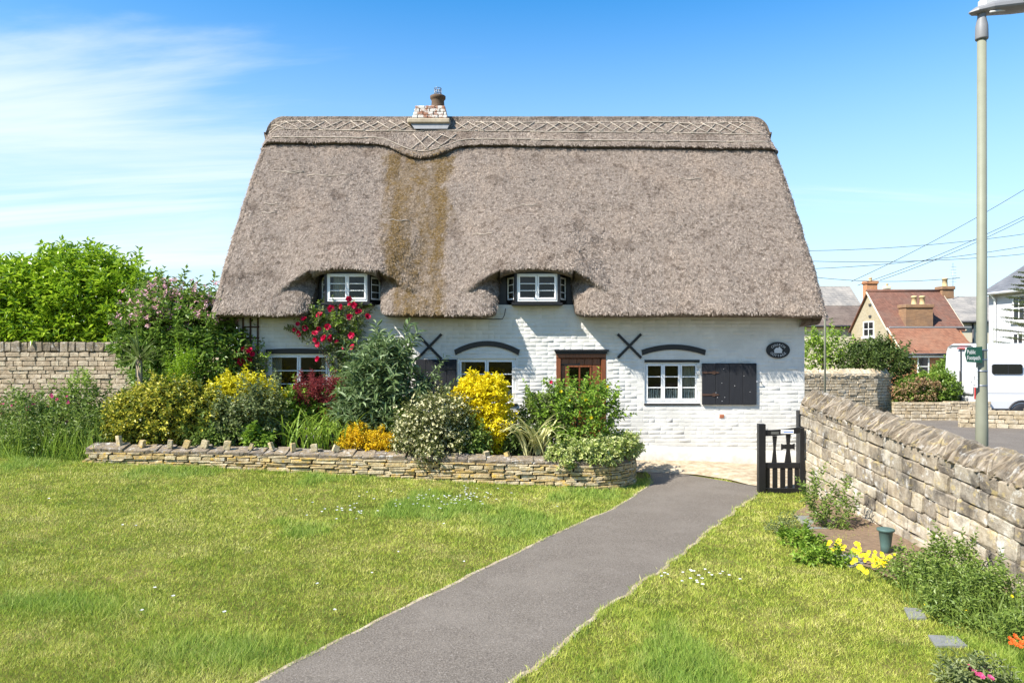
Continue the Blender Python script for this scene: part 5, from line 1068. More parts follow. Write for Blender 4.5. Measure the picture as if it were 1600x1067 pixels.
# earth strip along the wall
X = np.linspace(0, 1, 6); Ys = np.linspace(4.0, 11.2, 50); lft = np.interp(Ys, [4, 6, 7, 8.2, 9.5, 10.4, 11.2], [4.2, 4.0, 3.75, 3.5, 3.75, 4.1, 4.55]) + .35 * (fbm(Ys * 2.5, Ys * 0, 7) - .5)
Vv = [(l + (4.7 - l) * x, y, .014 + .05 * x * x + .02 * (vn(x * 9, y * 9, 2) - .5) * (x > 0)) for y, l in zip(Ys, lft) for x in X]; tag(put('earth_strip', mesh_np('earth_strip', Vv, np.array([(j*6+i, j*6+i+1, (j+1)*6+i+1, (j+1)*6+i) for j in range(49) for i in range(5)]), True), plain('dry brown soil', (.2, .135, .085), .95, var=.45, sc=18, bump=.8)), kind='structure')
STRIP = [(l, y) for y, l in zip(Ys, lft)] + [(4.7, 11.2), (4.7, 4.)]
for lb, P_ in (('grey memorial slab between the yellow pansies', ((1302, 865), (1338, 866), (1352, 880), (1328, 885))), ('dark slate slab in the long grass at lower right', ((1450, 991), (1495, 993), (1512, 1008), (1462, 1008))), ('pale slab beneath the upright leafy stems', ((1240, 805), (1280, 806), (1302, 825), (1262, 826))), ('broken pale slab beside the weed clump', ((1412, 948), (1440, 950), (1448, 965), (1420, 966)))):
    m = MB(); pts = [gx(*p, z=.018) for p in P_]; V = [(x, y, .018) for x, y in pts] + [(x, y, -.02) for x, y in pts]; m.add(V, [(0, 3, 2, 1)] + [(i, (i+1) % 4, 4 + (i+1) % 4, 4 + i) for i in range(4)]); o = m.build('stone_slab', MT['slab']); tag(o, lb, 'slab', 'slabs along the boundary wall')
vs = thing('grave_vase', 'green tapered metal grave vase beside the yellow pansies', 'vase', (*gx(1384, 868), 0)); vx, vy = gx(1384, 866); MT['vase'] = plain('sage green enamel', (.075, .13, .115), .5, var=.15)
m = MB(); m.lathe([(.05, -.02), (.055, .1), (.072, .25), (.085, .26), (.088, .285), (.075, .288), (.07, .27)], vx, vy, 18); m.build('body', MT['vase'], vs)
m = MB(); m.lathe([(.0885, .262), (.093, .266), (.093, .282), (.0885, .286)], vx, vy, 18); m.build('rim', MT['vase'], vs)

# ------------------------------------------------------------------ lawn
def lawn(n, seed, x0, x1, y0, y1, dens, hgt, wid, name):
    r = np.random.default_rng(seed); Y = y0 * (y1 / y0) ** r.random(n); u = r.random(n); X = np.maximum(x0, -.76 * Y - .3) + u * (np.minimum(x1, .76 * Y + .2) - np.maximum(x0, -.76 * Y - .3)); 
    bad = inpoly(X, Y, PATH) | ((X > BX0 - .05) & (X < BXE) & (Y > BYF + .06)) | (((X - BXE) ** 2 + (Y - BYF - BR) ** 2 < (BR - .02) ** 2) & (X >= BXE)) | ((X > BXE) & (Y > 12.6)) | (X > 4.62) | (inpoly(X, Y, STRIP) & (r.random(n) < .15 + .6 * (vn(X * 3, Y * 3, 77) > .55))) | ((X > 3.7) & (Y > 11.55))
    X, Y = X[~bad], Y[~bad]; n = len(X)
    lush = np.clip(sst(.56, .7, fbm(X * .8 + 4, Y * .8, 12)) + 1.0 * np.exp(-(((X + 2.1) / .75) ** 2 + ((Y - 5.4) / .35) ** 2)) + .9 * np.exp(-(((X + 3.9) / .9) ** 2 + ((Y - 6.1) / .3) ** 2)) + .8 * np.exp(-(((X - .3) / .9) ** 2 + ((Y - 9.3) / .5) ** 2)) + .8 * np.exp(-(((X - 1.2) / .6) ** 2 + ((Y - 11.0) / .4) ** 2)) + .7 * np.exp(-(((X - 2.0) / .5) ** 2 + ((Y - 12.0) / .6) ** 2)), 0, 1)
    s = Y / 6.; h = hgt * r.uniform(.5, 1.3, n) * (1 + 1.5 * lush) * (.55 + .9 * fbm(X * 4, Y * 4, 3)); w_ = wid * r.uniform(.7, 1.3, n) * np.clip(s, .8, 2.2); P = np.stack([X, Y, G(X, Y) - .004], 1); cl = vn(X * 7, Y * 7, 5) * 6.28 * 2; lean = np.stack([np.cos(cl), np.sin(cl), cl * 0], 1) * .14
    D = unit(r.normal(0, .5, (n, 3)) * np.array([1, 1, .2]) + lean + np.array([0, 0, .95])); sd_ = unit(np.cross(D, r.normal(size=(n, 3)))); B2 = P + D * (h * .55)[:, None]; T = P + D * (h)[:, None] + lean * (h * .5)[:, None] - np.array([0, 0, .12])[None] * h[:, None]; W_ = w_[:, None]
    V = np.stack([P - sd_ * W_ * .5, P + sd_ * W_ * .5, T], 1).reshape(-1, 3); F_ = np.arange(3 * n).reshape(n, 3); me = mesh_np(name, V, F_); a_ = me.attributes.new('lush', 'FLOAT', 'POINT'); a_.data.foreach_set('value', np.repeat(lush * .75, 3).astype(np.float32)); o = put(name, me, MT['grass']); return o
tag(lawn(560000, 81, -11, 4.5, 4.3, 13.2, 1, .042, .0046, 'lawn_grass'), 'mown green and straw coloured lawn grass', 'grass', kind='stuff')
# tufts along the path edge and at the wall foot
r3 = np.random.default_rng(83); E = np.concatenate([Lp[10:-3], Rp[5:-5]]); i = r3.integers(0, len(E), 3000); P = np.c_[E[i] + r3.normal(0, .035, (3000, 2)) + np.where(i[:, None] < len(Lp) - 13, [-.05, 0], [.06, 0]), np.zeros(3000)]; s_ = r3.uniform(0, STOT, 3600); Q = np.array([(*bpt(s, -.02 - abs(random.gauss(0, .05)))[:2], 0) for s in s_]); P = np.concatenate([P, Q, np.c_[r3.normal(4.5, .08, 2200), r3.uniform(4.5, 11.5, 2200), np.zeros(2200)]]); P[:, 2] = np.maximum(G(P[:, 0], P[:, 1]), 0) - .004; n = len(P)
V, F_ = strapverts(P, unit(r3.normal(0, .4, (n, 3)) + np.array([0, 0, 1.])), r3.uniform(.03, .085, n), r3.uniform(.004, .007, n), r3, .5); me = mesh_np('edge_grass', V, F_); a_ = me.attributes.new('lush', 'FLOAT', 'POINT'); a_.data.foreach_set('value', np.full(len(V), .25, np.float32)); tag(put('edge_grass', me, MT['grass']), 'longer grass tufts along the path edges and wall feet', 'grass', kind='stuff')
# daisies
dz = [(r3.normal(px, 26), r3.normal(py, 7)) for px, py, k in ((730, 775, 46), (670, 785, 26), (545, 797, 22), (1080, 905, 14), (1100, 893, 8), (590, 768, 3)) for _ in range(k)] + [(r3.uniform(60, 900), r3.uniform(770, 960)) for _ in range(24)]
P = []
for px, py in dz:
    X, Y = gx(px, py); 
    for _ in range(4): zt = g1(X, Y); X, Y = gx(px, py, zt + .045)
    P.append((X, Y, g1(X, Y) + .05))
P = np.array(P); P = P[~inpoly(P[:, 0], P[:, 1], PATH)]; n = len(P); i = np.repeat(np.arange(n), 7); a = np.tile(np.arange(7) * .9, n); D = np.stack([np.cos(a), np.sin(a), a * 0 + .35], 1); V, F_ = leafverts(P[i], D, np.full(n * 7, .018), np.full(n * 7, .014), r3, 0, 0); tag(put('daisies', mesh_np('daisies', V, F_), LM['white']), 'tiny white daisies scattered in the lawn', 'flowers', kind='stuff')

# ------------------------------------------------------------------ gate
YG = 11.4
gt = thing('wooden_gate', 'low black wooden gate with cross cut-out standing open by the wall', 'gate', (*at(1190, 771, YG)[:2], 0))
def qx(px): return (px - 800) / F * YG
def qz(py): return HC - (py - HZ) / F * YG
def gbox(x0, x1, y0, y1, a, b, name): m = MB(); m.cbox(qx(x0), qx(x1), YG + a, YG + b, qz(y1), qz(y0), .006); return m.build(name, MT['black'], gt)
gbox(1184, 1195, 662, 770.8, -.05, .05, 'stile'); gbox(1249, 1256, 668, 770.5, -.03, .03, 'stile')
m = MB(); P = [(1195, 672), (1210, 671.5), (1230, 670), (1249, 667), (1249, 676), (1230, 679), (1210, 680.5), (1195, 681)]; m.prism([(qx(x), qz(y)) for x, y in P], YG - .025, YG + .03); m.build('top_rail', MT['black'], gt)
gbox(1195, 1249, 722.6, 731.4, -.022, .028, 'middle_rail'); gbox(1195, 1249, 762, 770.6, -.022, .028, 'bottom_rail')
def shaped(P, name): m = MB(); m.prism([(qx(x), qz(y)) for x, y in P], YG - .01, YG + .012); m.build(name, MT['black'], gt)
shaped([(1207, 681.2), (1214, 681), (1212, 700), (1213.5, 722.4), (1206, 722.4), (1208.5, 700)], 'slat')
shaped([(1228, 679.5), (1235.5, 678.5), (1234, 693.5), (1237.5, 694.5), (1241.5, 692.5), (1241.5, 702.5), (1237.5, 701), (1234, 702), (1236.5, 722.4), (1226, 722.4), (1229, 702), (1225, 701), (1220.5, 703), (1220.5, 693), (1225, 694.5), (1229, 694)], 'cross_slat')
for x0, x1 in ((1196.5, 1203), (1207, 1214.8), (1219, 1227), (1230.5, 1238.5), (1241.5, 1248)): gbox(x0, x1, 731.7, 761.8, -.01, .012, 'slat')
m = MB(); m.box(qx(1219), qx(1239), YG - .03, YG - .027, qz(677), qz(671)); m.build('notice', MT['frame'], gt)
m = MB(); m.box(qx(1223), qx(1238), YG - .0325, YG - .0305, qz(675), qz(673.8)); m.build('notice_line', plain('blue print', (.05, .16, .5), .6), gt)
m = MB(); m.box(qx(1204), qx(1216), YG - .0285, YG - .0255, qz(678), qz(674)); m.build('dull_plate', plain('dull plate', (.1, .1, .09), .5), gt)
gp = thing('gate_post', 'black wooden gate post with side rail at the cottage corner', 'post', (5.2, 13.3, 0)); m = MB(); m.cbox(5.2, 5.34, 13.25, 13.39, -.02, HC - (641 - HZ) / F * 13.3, .01); m.build('post', MT['black'], gp)
for z0, z1 in ((.95, 1.05), (.35, .45)): m = MB(); m.cbox(5.345, 6.4, 13.28, 13.33, z0, z1, .008); m.build('rail', MT['black'], gp)
for k in range(7): m = MB(); m.cbox(5.42 + k * .13, 5.5 + k * .13, 13.265, 13.278, .15, 1.12, .004); m.build('pale', MT['black'], gp)

# ------------------------------------------------------------------ street lamp and footpath sign
LXp, LYp = (1534 - 800) / F * 11, 11.0
MT['cream_metal'] = plain('aged cream green paint', (.21, .215, .155), .55, var=.12, sc=5, bump=.1); MT['alu'] = plain('grey cast lantern', (.2, .2, .2), .5, .4, var=.08); MT['lamp_white'] = plain('pale lantern top', (.5, .5, .48), .4, var=.04); MT['green_sign'] = plain('dark green sign enamel', (.015, .07, .045), .4, var=.1)
lp = thing('street_lamp', 'tall cream painted street lamp behind the boundary wall', 'street lamp', (LXp, LYp, 0))
m = MB(); m.lathe([(.085, -.1), (.085, 1.15), (.082, 1.2), (.072, 2.2), (.062, 6.95)], LXp, LYp, 20); m.build('column', MT['cream_metal'], lp)
m = MB(); m.lathe([(.085, 6.9), (.09, 6.92), (.085, 7.1), (.06, 7.22), (.055, 7.34)], LXp, LYp, 16); m.build('sleeve', MT['alu'], lp)
def loft(secs):
    m = MB(); V = []; n = len(secs[0])
    for s in secs: V += s
    m.add(V, [(k*n+i, k*n+(i+1)%n, (k+1)*n+(i+1)%n, (k+1)*n+i) for k in range(len(secs)-1) for i in range(n)] + [tuple(range(n))[::-1], tuple((len(secs)-1)*n+i for i in range(n))], False); return m
secs = [[(LXp + x, LYp + w * math.cos(t), 7.28 + zc + h * (math.sin(t) if math.sin(t) > 0 else .45 * math.sin(t))) for t in np.linspace(0, 2 * math.pi, 17)[:-1]] for x, w, zc, h in ((-.19, .02, .02, .015), (-.1, .1, .03, .07), (.1, .15, .06, .12), (.5, .17, .1, .15), (.85, .15, .13, .13), (1.0, .06, .14, .06))]
loft(secs).build('lantern', MT['alu'], lp)
m = MB(); m.cbox(LXp - .02, LXp + .8, LYp - .09, LYp + .09, 7.36, 7.52, .03); m.build('lantern_top', MT['lamp_white'], lp)
m = MB(); m.tube([(LXp + .05, LYp - .12, 7.26), (LXp + .35, LYp - .05, 7.33), (LXp + .85, LYp, 7.42)], .018, 6); m.build('lantern_rib', MT['lamp_white'], lp)
sgn = thing('footpath_sign', 'green arrow sign reading Public Footpath strapped to the lamp column', 'sign', (LXp - .14, LYp - .08, 2.1))
def lx(px): return (px - 800) / F * 10.9
def lz(py): return HC - (py - HZ) / F * 10.9
m = MB(); m.prism([(lx(1508), lz(554)), (lx(1511), lz(543)), (lx(1534.5), lz(541.5)), (lx(1534.5), lz(567)), (lx(1511), lz(565.5))], 10.895, 10.905); m.build('blade', MT['green_sign'], sgn)
for tx, py in (('Public', 550.2), ('Footpath', 559.2)): text(tx, (lx(1510.6), 10.893, lz(py)), .088, sgn, MT['letter'], rot=(R(90), 0, 0), ext=.0008, align='LEFT', xs=.62)
for py in (547, 562): m = MB(); m.lathe([(.0745, lz(py) - .012), (.0765, lz(py) - .01), (.0765, lz(py) + .01), (.0745, lz(py) + .012)], LXp, LYp, 16); m.build('strap', MT['steel'], sgn)
nb = thing('weathered_notice', 'weathered white notice board strapped to the lamp column below the green sign', 'sign', (LXp - .1, LYp, 1.8)); t_ = NT('peeling white board').set(.8); t_.col(t_.mix(t_.rng(t_.noise(40, 5, .7), .52, .62), (.6, .6, .58), (.16, .16, .15))); m = MB(); m.add([(lx(1519), 10.94, lz(575)), (lx(1529), 10.92, lz(574)), (lx(1529), 10.92, lz(606)), (lx(1518), 10.94, lz(604)), (lx(1519), 10.952, lz(575)), (lx(1529), 10.932, lz(574)), (lx(1529), 10.932, lz(606)), (lx(1518), 10.952, lz(604))], [(0,1,2,3),(5,4,7,6),(0,4,5,1),(2,6,7,3),(3,7,4,0),(1,5,6,2)]); m.build('board', t_.m, nb)
for py in (580, 603): m = MB(); m.lathe([(.0775, lz(py) - .012), (.0795, lz(py) - .01), (.0795, lz(py) + .01), (.0775, lz(py) + .012)], LXp, LYp, 16); m.build('strap', MT['steel'], nb)
tp = thing('thin_pole', 'thin cream pole by the cottage corner in front of the street wall', 'pole', (at(1289, 600, 22.3).x, 22.3, 0)); c = at(1289, 493, 22.3); m = MB(); m.lathe([(.032, -.05), (.032, c.z - .03), (.03, c.z)], c.x, 22.3, 10); m.build('tube', MT['cream_metal'], tp)
m = MB(); m.lathe([(.036, c.z - .01), (.038, c.z + .02), (.02, c.z + .035)], c.x, 22.3, 10); m.build('cap', MT['cream_metal'], tp)

# ------------------------------------------------------------------ van
MT['vanwhite'] = plain('white van paint', (.6, .605, .615), .25, .5, var=.03, sc=2, bump=0); MT['rubber'] = plain('black rubber trim', (.025, .025, .028), .6, var=.2); MT['darkglass'] = plain('dark van glass', (.012, .013, .015), .08, .6, var=.1, bump=0); MT['redlamp'] = plain('red lamp lens', (.45, .02, .02), .25, .5, var=.1, bump=0); MT['amber'] = plain('amber lens', (.75, .22, .02), .3, .5, var=.1, bump=0); MT['plate'] = plain('yellow number plate', (.75, .55, .04), .5, var=.05)
VX, VY = (1527 - 800) / F * 23.5, 23.5; vz = g1(VX + 2, VY) - .12
van = thing('parked_van', 'white high roof van parked beyond the loose stone wall', 'van', (VX, VY, vz)); van.rotation_euler = (0, 0, R(-4))
def vput(m, name, mat): o = m.build(name, mat, van, world=False); return o
# van local: x along its length from the rear (0), y across from the near side (0) to the far side (2), z up
def vsec(x, top, ins, zb=.32):
    return [(x, .0 + ins, zb), (x, -.03 + ins, .75), (x, -.035 + ins, 1.1), (x, .02 + ins, 1.75), (x, .1 + ins, top - .2), (x, .19 + ins, top - .06), (x, .36 + ins, top), (x, 1.64 - ins, top), (x, 1.81 - ins, top - .06), (x, 1.9 - ins, top - .2), (x, 1.98 - ins, 1.75), (x, 2.035 - ins, 1.1), (x, 2.03 - ins, .75), (x, 2.0 - ins, zb)]
m = loft([vsec(.06, 2.48, .06), vsec(.0, 2.55, .02), vsec(.12, 2.6, 0), vsec(3.2, 2.62, 0), vsec(4.2, 2.55, 0), vsec(4.9, 1.75, .04), vsec(5.7, 1.25, .12), vsec(5.85, .9, .2)]); vput(m, 'body', MT['vanwhite'])
for z0, z1 in ((.3, .52),): m = MB(); m.cbox(.02, 5.5, -.055, -.02, z0, z1, .01); vput(m, 'side_skirt', MT['rubber'])
m = MB(); m.cbox(-.09, .08, .02, 1.98, .34, .6, .03); vput(m, 'rear_bumper', MT['rubber'])
m = loft([[(x, .012 + y, z) for x, z in ((.45, 1.66), (.5, 1.62), (1.33, 1.62), (1.38, 1.66), (1.38, 1.9), (1.33, 1.94), (.5, 1.94), (.45, 1.9))] for y in (-.04, .0)]); vput(m, 'side_window', MT['darkglass'])
m = MB(); m.box(.93, .945, -.034, -.027, 1.63, 1.93); vput(m, 'window_divider', MT['rubber'])
for z_ in (1.0, 2.02): m = MB(); m.box(.1, 5.0, -.036 if z_ < 1.5 else .055, -.03 if z_ < 1.5 else .065, z_, z_ + .012); vput(m, 'side_crease', MT['alu'])
m = MB(); m.box(-.004, .03, .99, 1.005, .62, 2.4); vput(m, 'door_gap', MT['rubber'])
for y in (.28, 1.1): m = MB(); m.cbox(-.012, .03, y, y + .62, .95, 1.75, .03); vput(m, 'rear_door_panel', MT['vanwhite'])
for y in (.06, 1.86): m = MB(); m.cbox(-.02, .05, y, y + .09, .8, 1.25, .01); vput(m, 'tail_lamp', MT['redlamp'])
m = MB(); m.cbox(-.02, .05, .8, 1.2, 2.42, 2.46, .01); vput(m, 'brake_lamp', MT['redlamp'])
m = MB(); m.cbox(-.03, .02, 1.15, 1.67, .66, .78, .008); vput(m, 'number_plate', MT['plate'])
m = MB(); m.cbox(-.024, .02, 1.05, 1.77, .6, .84, .02); vput(m, 'plate_recess', MT['alu'])
m = MB(); m.tube([(-.02, 1.0 + .11 + .075 * math.cos(t), 1.12 + .075 * math.sin(t)) for t in np.linspace(0, 2 * math.pi, 17)], .01, 5, cap=False)
for t in (90, 210, 330): m.tube([(-.02, 1.11, 1.12), (-.02, 1.11 + .07 * math.cos(R(t)), 1.12 + .07 * math.sin(R(t)))], [.014, .004], 5)
vput(m, 'badge', MT['steel'])
m = MB(); m.cbox(-.045, 0, .82, .95, 1.0, 1.07, .01); vput(m, 'door_handle', MT['rubber'])
m = MB(); m.cbox(.43, .55, -.065, -.054, .4, .45, .008); vput(m, 'side_marker', MT['amber'])
for x in (1.35, 4.75):
    wh = bpy.data.objects.new('wheel', None); link(wh, van); wh.location = (x, .06, .34)
    m = MB(); m.add(*(lambda L_: (L_.v, L_.f))(MB().lathe([(.2, -.1), (.33, -.11), (.345, -.07), (.345, .07), (.33, .11), (.2, .1)], 0, 0, 24)), True); o = put('tyre', m.mesh('tyre'), MT['rubber'], wh, rot=(R(90), 0, 0), world=False)
    m = MB(); m.add(*(lambda L_: (L_.v, L_.f))(MB().lathe([(.05, -.09), (.2, -.085), (.215, .06), (.19, .075), (.06, .06)], 0, 0, 20)), True); o = put('rim', m.mesh('rim'), MT['alu'], wh, rot=(R(90), 0, 0), world=False)
    m = MB(); m.tube([(x + .42 * math.cos(t), -.045, .34 + .42 * math.sin(t)) for t in np.linspace(0, math.pi, 13)], .035, 6); vput(m, 'wheel_arch', MT['rubber'])

# ------------------------------------------------------------------ houses beyond the street
def tilemat(name, cols, row, wid, rough=.85):
    t = NT(name).set(rough, .2); b = t.n('ShaderNodeTexBrick'); b.offset = .5; b.inputs['Scale'].default_value = 1.; b.inputs['Brick Width'].default_value = wid; b.inputs['Row Height'].default_value = row; b.inputs['Mortar Size'].default_value = row * .07; b.inputs['Mortar Smooth'].default_value = .4; b.inputs['Bias'].default_value = 0
    b.inputs['Color1'].default_value = (*cols[0], 1); b.inputs['Color2'].default_value = (*cols[1], 1); b.inputs['Mortar'].default_value = (*cols[2], 1)
    g = t.n('ShaderNodeNewGeometry'); s = t.n('ShaderNodeSeparateXYZ'); c = t.n('ShaderNodeCombineXYZ'); t.l(g.outputs['Position'], s.inputs[0]); t.l(t.math('ADD', s.outputs[0], s.outputs[1]), c.inputs[0]); t.l(s.outputs[2], c.inputs[1]); t.l(c.outputs[0], b.inputs['Vector'])
    col = t.mix(t.rng(t.noise(1.1, 5, .65), .4, .65, 0, .5), b.outputs['Color'], cols[3]); t.col(t.mix(t.rng(t.noise(6, 5, .7), .55, .7, 0, .5), col, cols[2])); t.bump(b.outputs['Fac'], -.5, .02); return t.m
MT['redtile'] = tilemat('red brown roof tile', [(.21, .1, .068), (.14, .068, .048), (.07, .04, .032), (.15, .1, .078)], .1, .17); MT['newtile'] = tilemat('orange brown roof tile', [(.29, .135, .08), (.2, .09, .055), (.1, .052, .038), (.25, .145, .095)], .1, .17)
MT['slate'] = tilemat('grey slate', [(.27, .25, .22), (.2, .19, .175), (.09, .085, .08), (.38, .34, .29)], .16, .3); MT['bluslate'] = tilemat('blue grey slate', [(.16, .165, .175), (.12, .125, .135), (.06, .06, .065), (.2, .2, .205)], .13, .25); MT['browntile'] = tilemat('brown tile', [(.15, .115, .095), (.11, .085, .07), (.05, .04, .035), (.2, .16, .13)], .14, .25)
MT['yellowbrick'] = tilemat('yellow stock brick', [(.4, .34, .235), (.33, .28, .185), (.38, .34, .26), (.36, .29, .17)], .075, .225); MT['redbrick'] = tilemat('orange red brick', [(.45, .19, .08), (.36, .13, .06), (.55, .42, .28), (.5, .25, .11)], .075, .225); MT['chimbrick'] = tilemat('sooty chimney brick', [(.33, .19, .1), (.25, .14, .075), (.2, .15, .1), (.16, .11, .08)], .075, .225)
MT['creamwall'] = plain('cream render', (.6, .54, .4), .9, var=.06, sc=2); MT['whitewall'] = plain('white render', (.5, .505, .52), .9, var=.04, sc=2); MT['clay'] = plain('buff clay pot', (.55, .42, .22), .85, var=.2); MT['pipe'] = plain('dark gutter', (.06, .06, .065), .5, var=.2)
def hx(px, Y): return (px - 800) / F * Y
def hz(py, Y): return HC - (py - HZ) / F * Y
def quadpart(par, name, mat, P, th=(0, 0, -.12)):
    P = [Vector(p) for p in P]; t = Vector(th); n = len(P); m = MB(); m.add(P + [p + t for p in P], [tuple(range(n)), tuple(range(2*n-1, n-1, -1))] + [(i, n+i, n+(i+1)%n, (i+1)%n) for i in range(n)]); return m.build(name, mat, par)
def hwin(par, x0, x1, z0, z1, Y, face='front', cols=2, rows=2, sill=True, X=None):
    """sash window on a wall that faces -Y (front) or -X (side; x0, x1 are then depths)"""
    wn = bpy.data.objects.new('window', None); wn.parent = par; C.objects.link(wn)
    wn.location = (Vector(((x0 + x1) / 2, Y, z0)) if face == 'front' else Vector((X, (x0 + x1) / 2, z0))) - par.location
    def bx(a, b, c, d, o0, o1, nm, mt):
        m = MB(); m.box(a, b, Y + o0, Y + o1, c, d) if face == 'front' else m.box(X + o0, X + o1, a, b, c, d); m.build(nm, mt, wn)
    fw = .07; bx(x0, x0 + fw, z0, z1, -.05, .02, 'frame', MT['frame']); bx(x1 - fw, x1, z0, z1, -.05, .02, 'frame', MT['frame']); bx(x0 + fw, x1 - fw, z0, z0 + fw, -.048, .02, 'frame', MT['frame']); bx(x0 + fw, x1 - fw, z1 - fw, z1, -.048, .02, 'frame', MT['frame'])
    for i in range(cols):
        for k in range(rows):
            a = x0 + fw + (x1 - x0 - 2*fw) * i / cols; b = x0 + fw + (x1 - x0 - 2*fw) * (i+1) / cols; c = z0 + fw + (z1 - z0 - 2*fw) * k / rows; d = z0 + fw + (z1 - z0 - 2*fw) * (k+1) / rows; bx(a + .02, b - .02, c + .02, d - .02, -.02, -.012, 'pane', MT['darkglass'])
    for i in range(1, cols): a = x0 + fw + (x1 - x0 - 2*fw) * i / cols; bx(a - .025, a + .025, z0 + fw, z1 - fw, -.042, .0, 'glazing_bar', MT['frame'])
    for k in range(1, rows): c = z0 + fw + (z1 - z0 - 2*fw) * k / rows; bx(x0 + fw, x1 - fw, c - .025, c + .025, -.04, .001, 'glazing_bar', MT['frame'])
    if sill: bx(x0 - .12, x1 + .12, z0 - .12, z0 - .002, -.12, .02, 'sill', MT['frame'])
def chimney(par, x0, x1, y0, y1, z0, z1, pots, mat='chimbrick', pz=.55, pr=.13):
    cc = bpy.data.objects.new('chimney', None); cc.parent = par; cc.location = Vector((x0, y0, z0)) - par.location; C.objects.link(cc)
    m = MB(); m.box(x0, x1, y0, y1, z0, z1); m.build('stack', MT[mat], cc); m = MB(); m.cbox(x0 - .07, x1 + .07, y0 - .07, y1 + .07, z1 - .18, z1 + .05, .03); m.build('cornice', MT[mat], cc)
    for x in pots: m = MB(); yc = (y0 + y1) / 2; m.lathe([(pr * 1.15, z1 + .03), (pr, z1 + .1), (pr * .9, z1 + pz * .8), (pr * 1.1, z1 + pz * .82), (pr * 1.1, z1 + pz * .95), (pr * .7, z1 + pz)], x, yc, 12); m.build('chimney_pot', MT['clay'], cc)
# red roofed house
Yr = 47.; X0, X1 = hx(1388, Yr), hx(1503, Yr); Ym, Yb_ = 49.55, 52.1; ze, zr = hz(512, Yr), hz(455, 49.55); gz = -1.6
h = thing('red_roof_house', 'house with steep red tiled roof, yellow brick gable and brick lean-to', 'house', (X0, Yr, gz))
m = MB(); m.add([(X0, Yr, gz), (X0, Yb_, gz), (X0, Yb_, ze), (X0, Ym, zr - .1), (X0, Yr, ze)], [(0, 4, 3, 2, 1)]); m.build('gable_wall', MT['yellowbrick'], h)
m = MB(); m.quad((X0, Yr, gz), (X1, Yr, gz), (X1, Yr, ze), (X0, Yr, ze)); m.build('front_wall', MT['redbrick'], h); m = MB(); m.add([(X1, Yr, gz), (X1, Yb_, gz), (X1, Yb_, ze), (X1, Ym, zr - .1), (X1, Yr, ze)], [(0, 1, 2, 3, 4)]); m.build('gable_wall', MT['yellowbrick'], h)
quadpart(h, 'roof_slope', MT['redtile'], [(X0 - .15, Yr - .15, ze - .12), (X1 + .15, Yr - .15, ze - .12), (X1 + .15, Ym, zr), (X0 - .15, Ym, zr)]); quadpart(h, 'roof_slope', MT['redtile'], [(X0 - .15, Ym + .002, zr), (X1 + .15, Ym + .002, zr), (X1 + .15, Yb_ + .15, ze - .12), (X0 - .15, Yb_ + .15, ze - .12)])
m = MB(); m.tube([(X0 - .17, Ym, zr + .02), (X1 + .17, Ym, zr + .02)], .1, 8); m.build('ridge_tile', MT['redtile'], h)
for (a, b) in (((X0 - .17, Yr - .17, ze - .2), (X0 - .17, Ym, zr - .08)), ((X1 + .17, Yr - .17, ze - .2), (X1 + .17, Ym, zr - .08))): m = MB(); m.tube([a, b], .06, 5); m.build('verge_board', MT['creamwall'], h)
Yl = 45.1; zl_ = hz(553, Yl); X2 = hx(1527, Yl)
m = MB(); m.quad((X0, Yl, gz), (X2, Yl, gz), (X2, Yl, zl_), (X0, Yl, zl_)); m.add([(X0, Yl, gz), (X0, Yr - .01, gz), (X0, Yr - .01, ze), (X0, Yl, zl_)], [(0, 3, 2, 1)]); m.add([(X2, Yl, gz), (X2, Yr, gz), (X2, Yr, ze), (X2, Yl, zl_)], [(0, 1, 2, 3)]); m.build('lean_to_wall', MT['redbrick'], h)
quadpart(h, 'lean_to_roof', MT['newtile'], [(X0 - .1, Yl - .2, zl_ + .02), (X2 + .1, Yl - .2, zl_ + .02), (X2 - .3, Yr - .16, ze - .02), (X0 - .1, Yr - .16, ze - .02)]); m = MB(); m.tube([(X0 - .12, Yl - .25, zl_ - .02), (X2 + .1, Yl - .25, zl_ - .02)], .07, 6); m.build('gutter', MT['pipe'], h); m = MB(); m.box(X0 - .12, X2 + .1, Yl - .19, Yl - .14, zl_ - .22, zl_ - .03); m.build('fascia', MT['frame'], h)
m = MB(); m.box(X0, X1 + .5, Yr - .2, Yr - .1, ze - .01, ze + .08); m.build('flashing', MT['lead'], h)
m = MB(); m.tube([(X0 - .12, Yl - .2, zl_ - .06), (X0 - .12, Yr - .1, ze - .04)], .06, 5); m.build('verge_board', MT['creamwall'], h)
hwin(h, hx(1433, Yl), hx(1451.5, Yl), hz(588, Yl), hz(557, Yl), Yl, 'front', 1, 2)
Yw0, Yw1 = X0 * F / (1366 - 800), X0 * F / (1349.5 - 800); hwin(h, Yw0, Yw1, hz(526, 49.4), hz(502, 49.4), 0, 'side', 2, 2, True, X0)
for py in (476, 494): m = MB(); m.box(X0 - .06, X0 - .002, 49.2, 49.5, hz(py, 49.3) - .08, hz(py, 49.3) + .06); m.build('gable_vent', MT['pipe'], h)
chimney(h, hx(1413, 47.2), hx(1455, 47.2), 47.0, 47.9, ze - .05, hz(477, 47.3), (hx(1429, 47.4), hx(1441.5, 47.4)), pz=.62, pr=.17); chimney(h, hx(1467, 49.6), hx(1485, 49.6), 49.2, 49.95, zr - .5, hz(449, 49.6), (hx(1476, 49.6),), pz=.62, pr=.17)
chimney(h, hx(1353.5, 52), hx(1370, 52), 51.9, 52.5, 4.0, hz(440, 52), (hx(1362, 52),), 'redbrick', pz=.3, pr=.12)
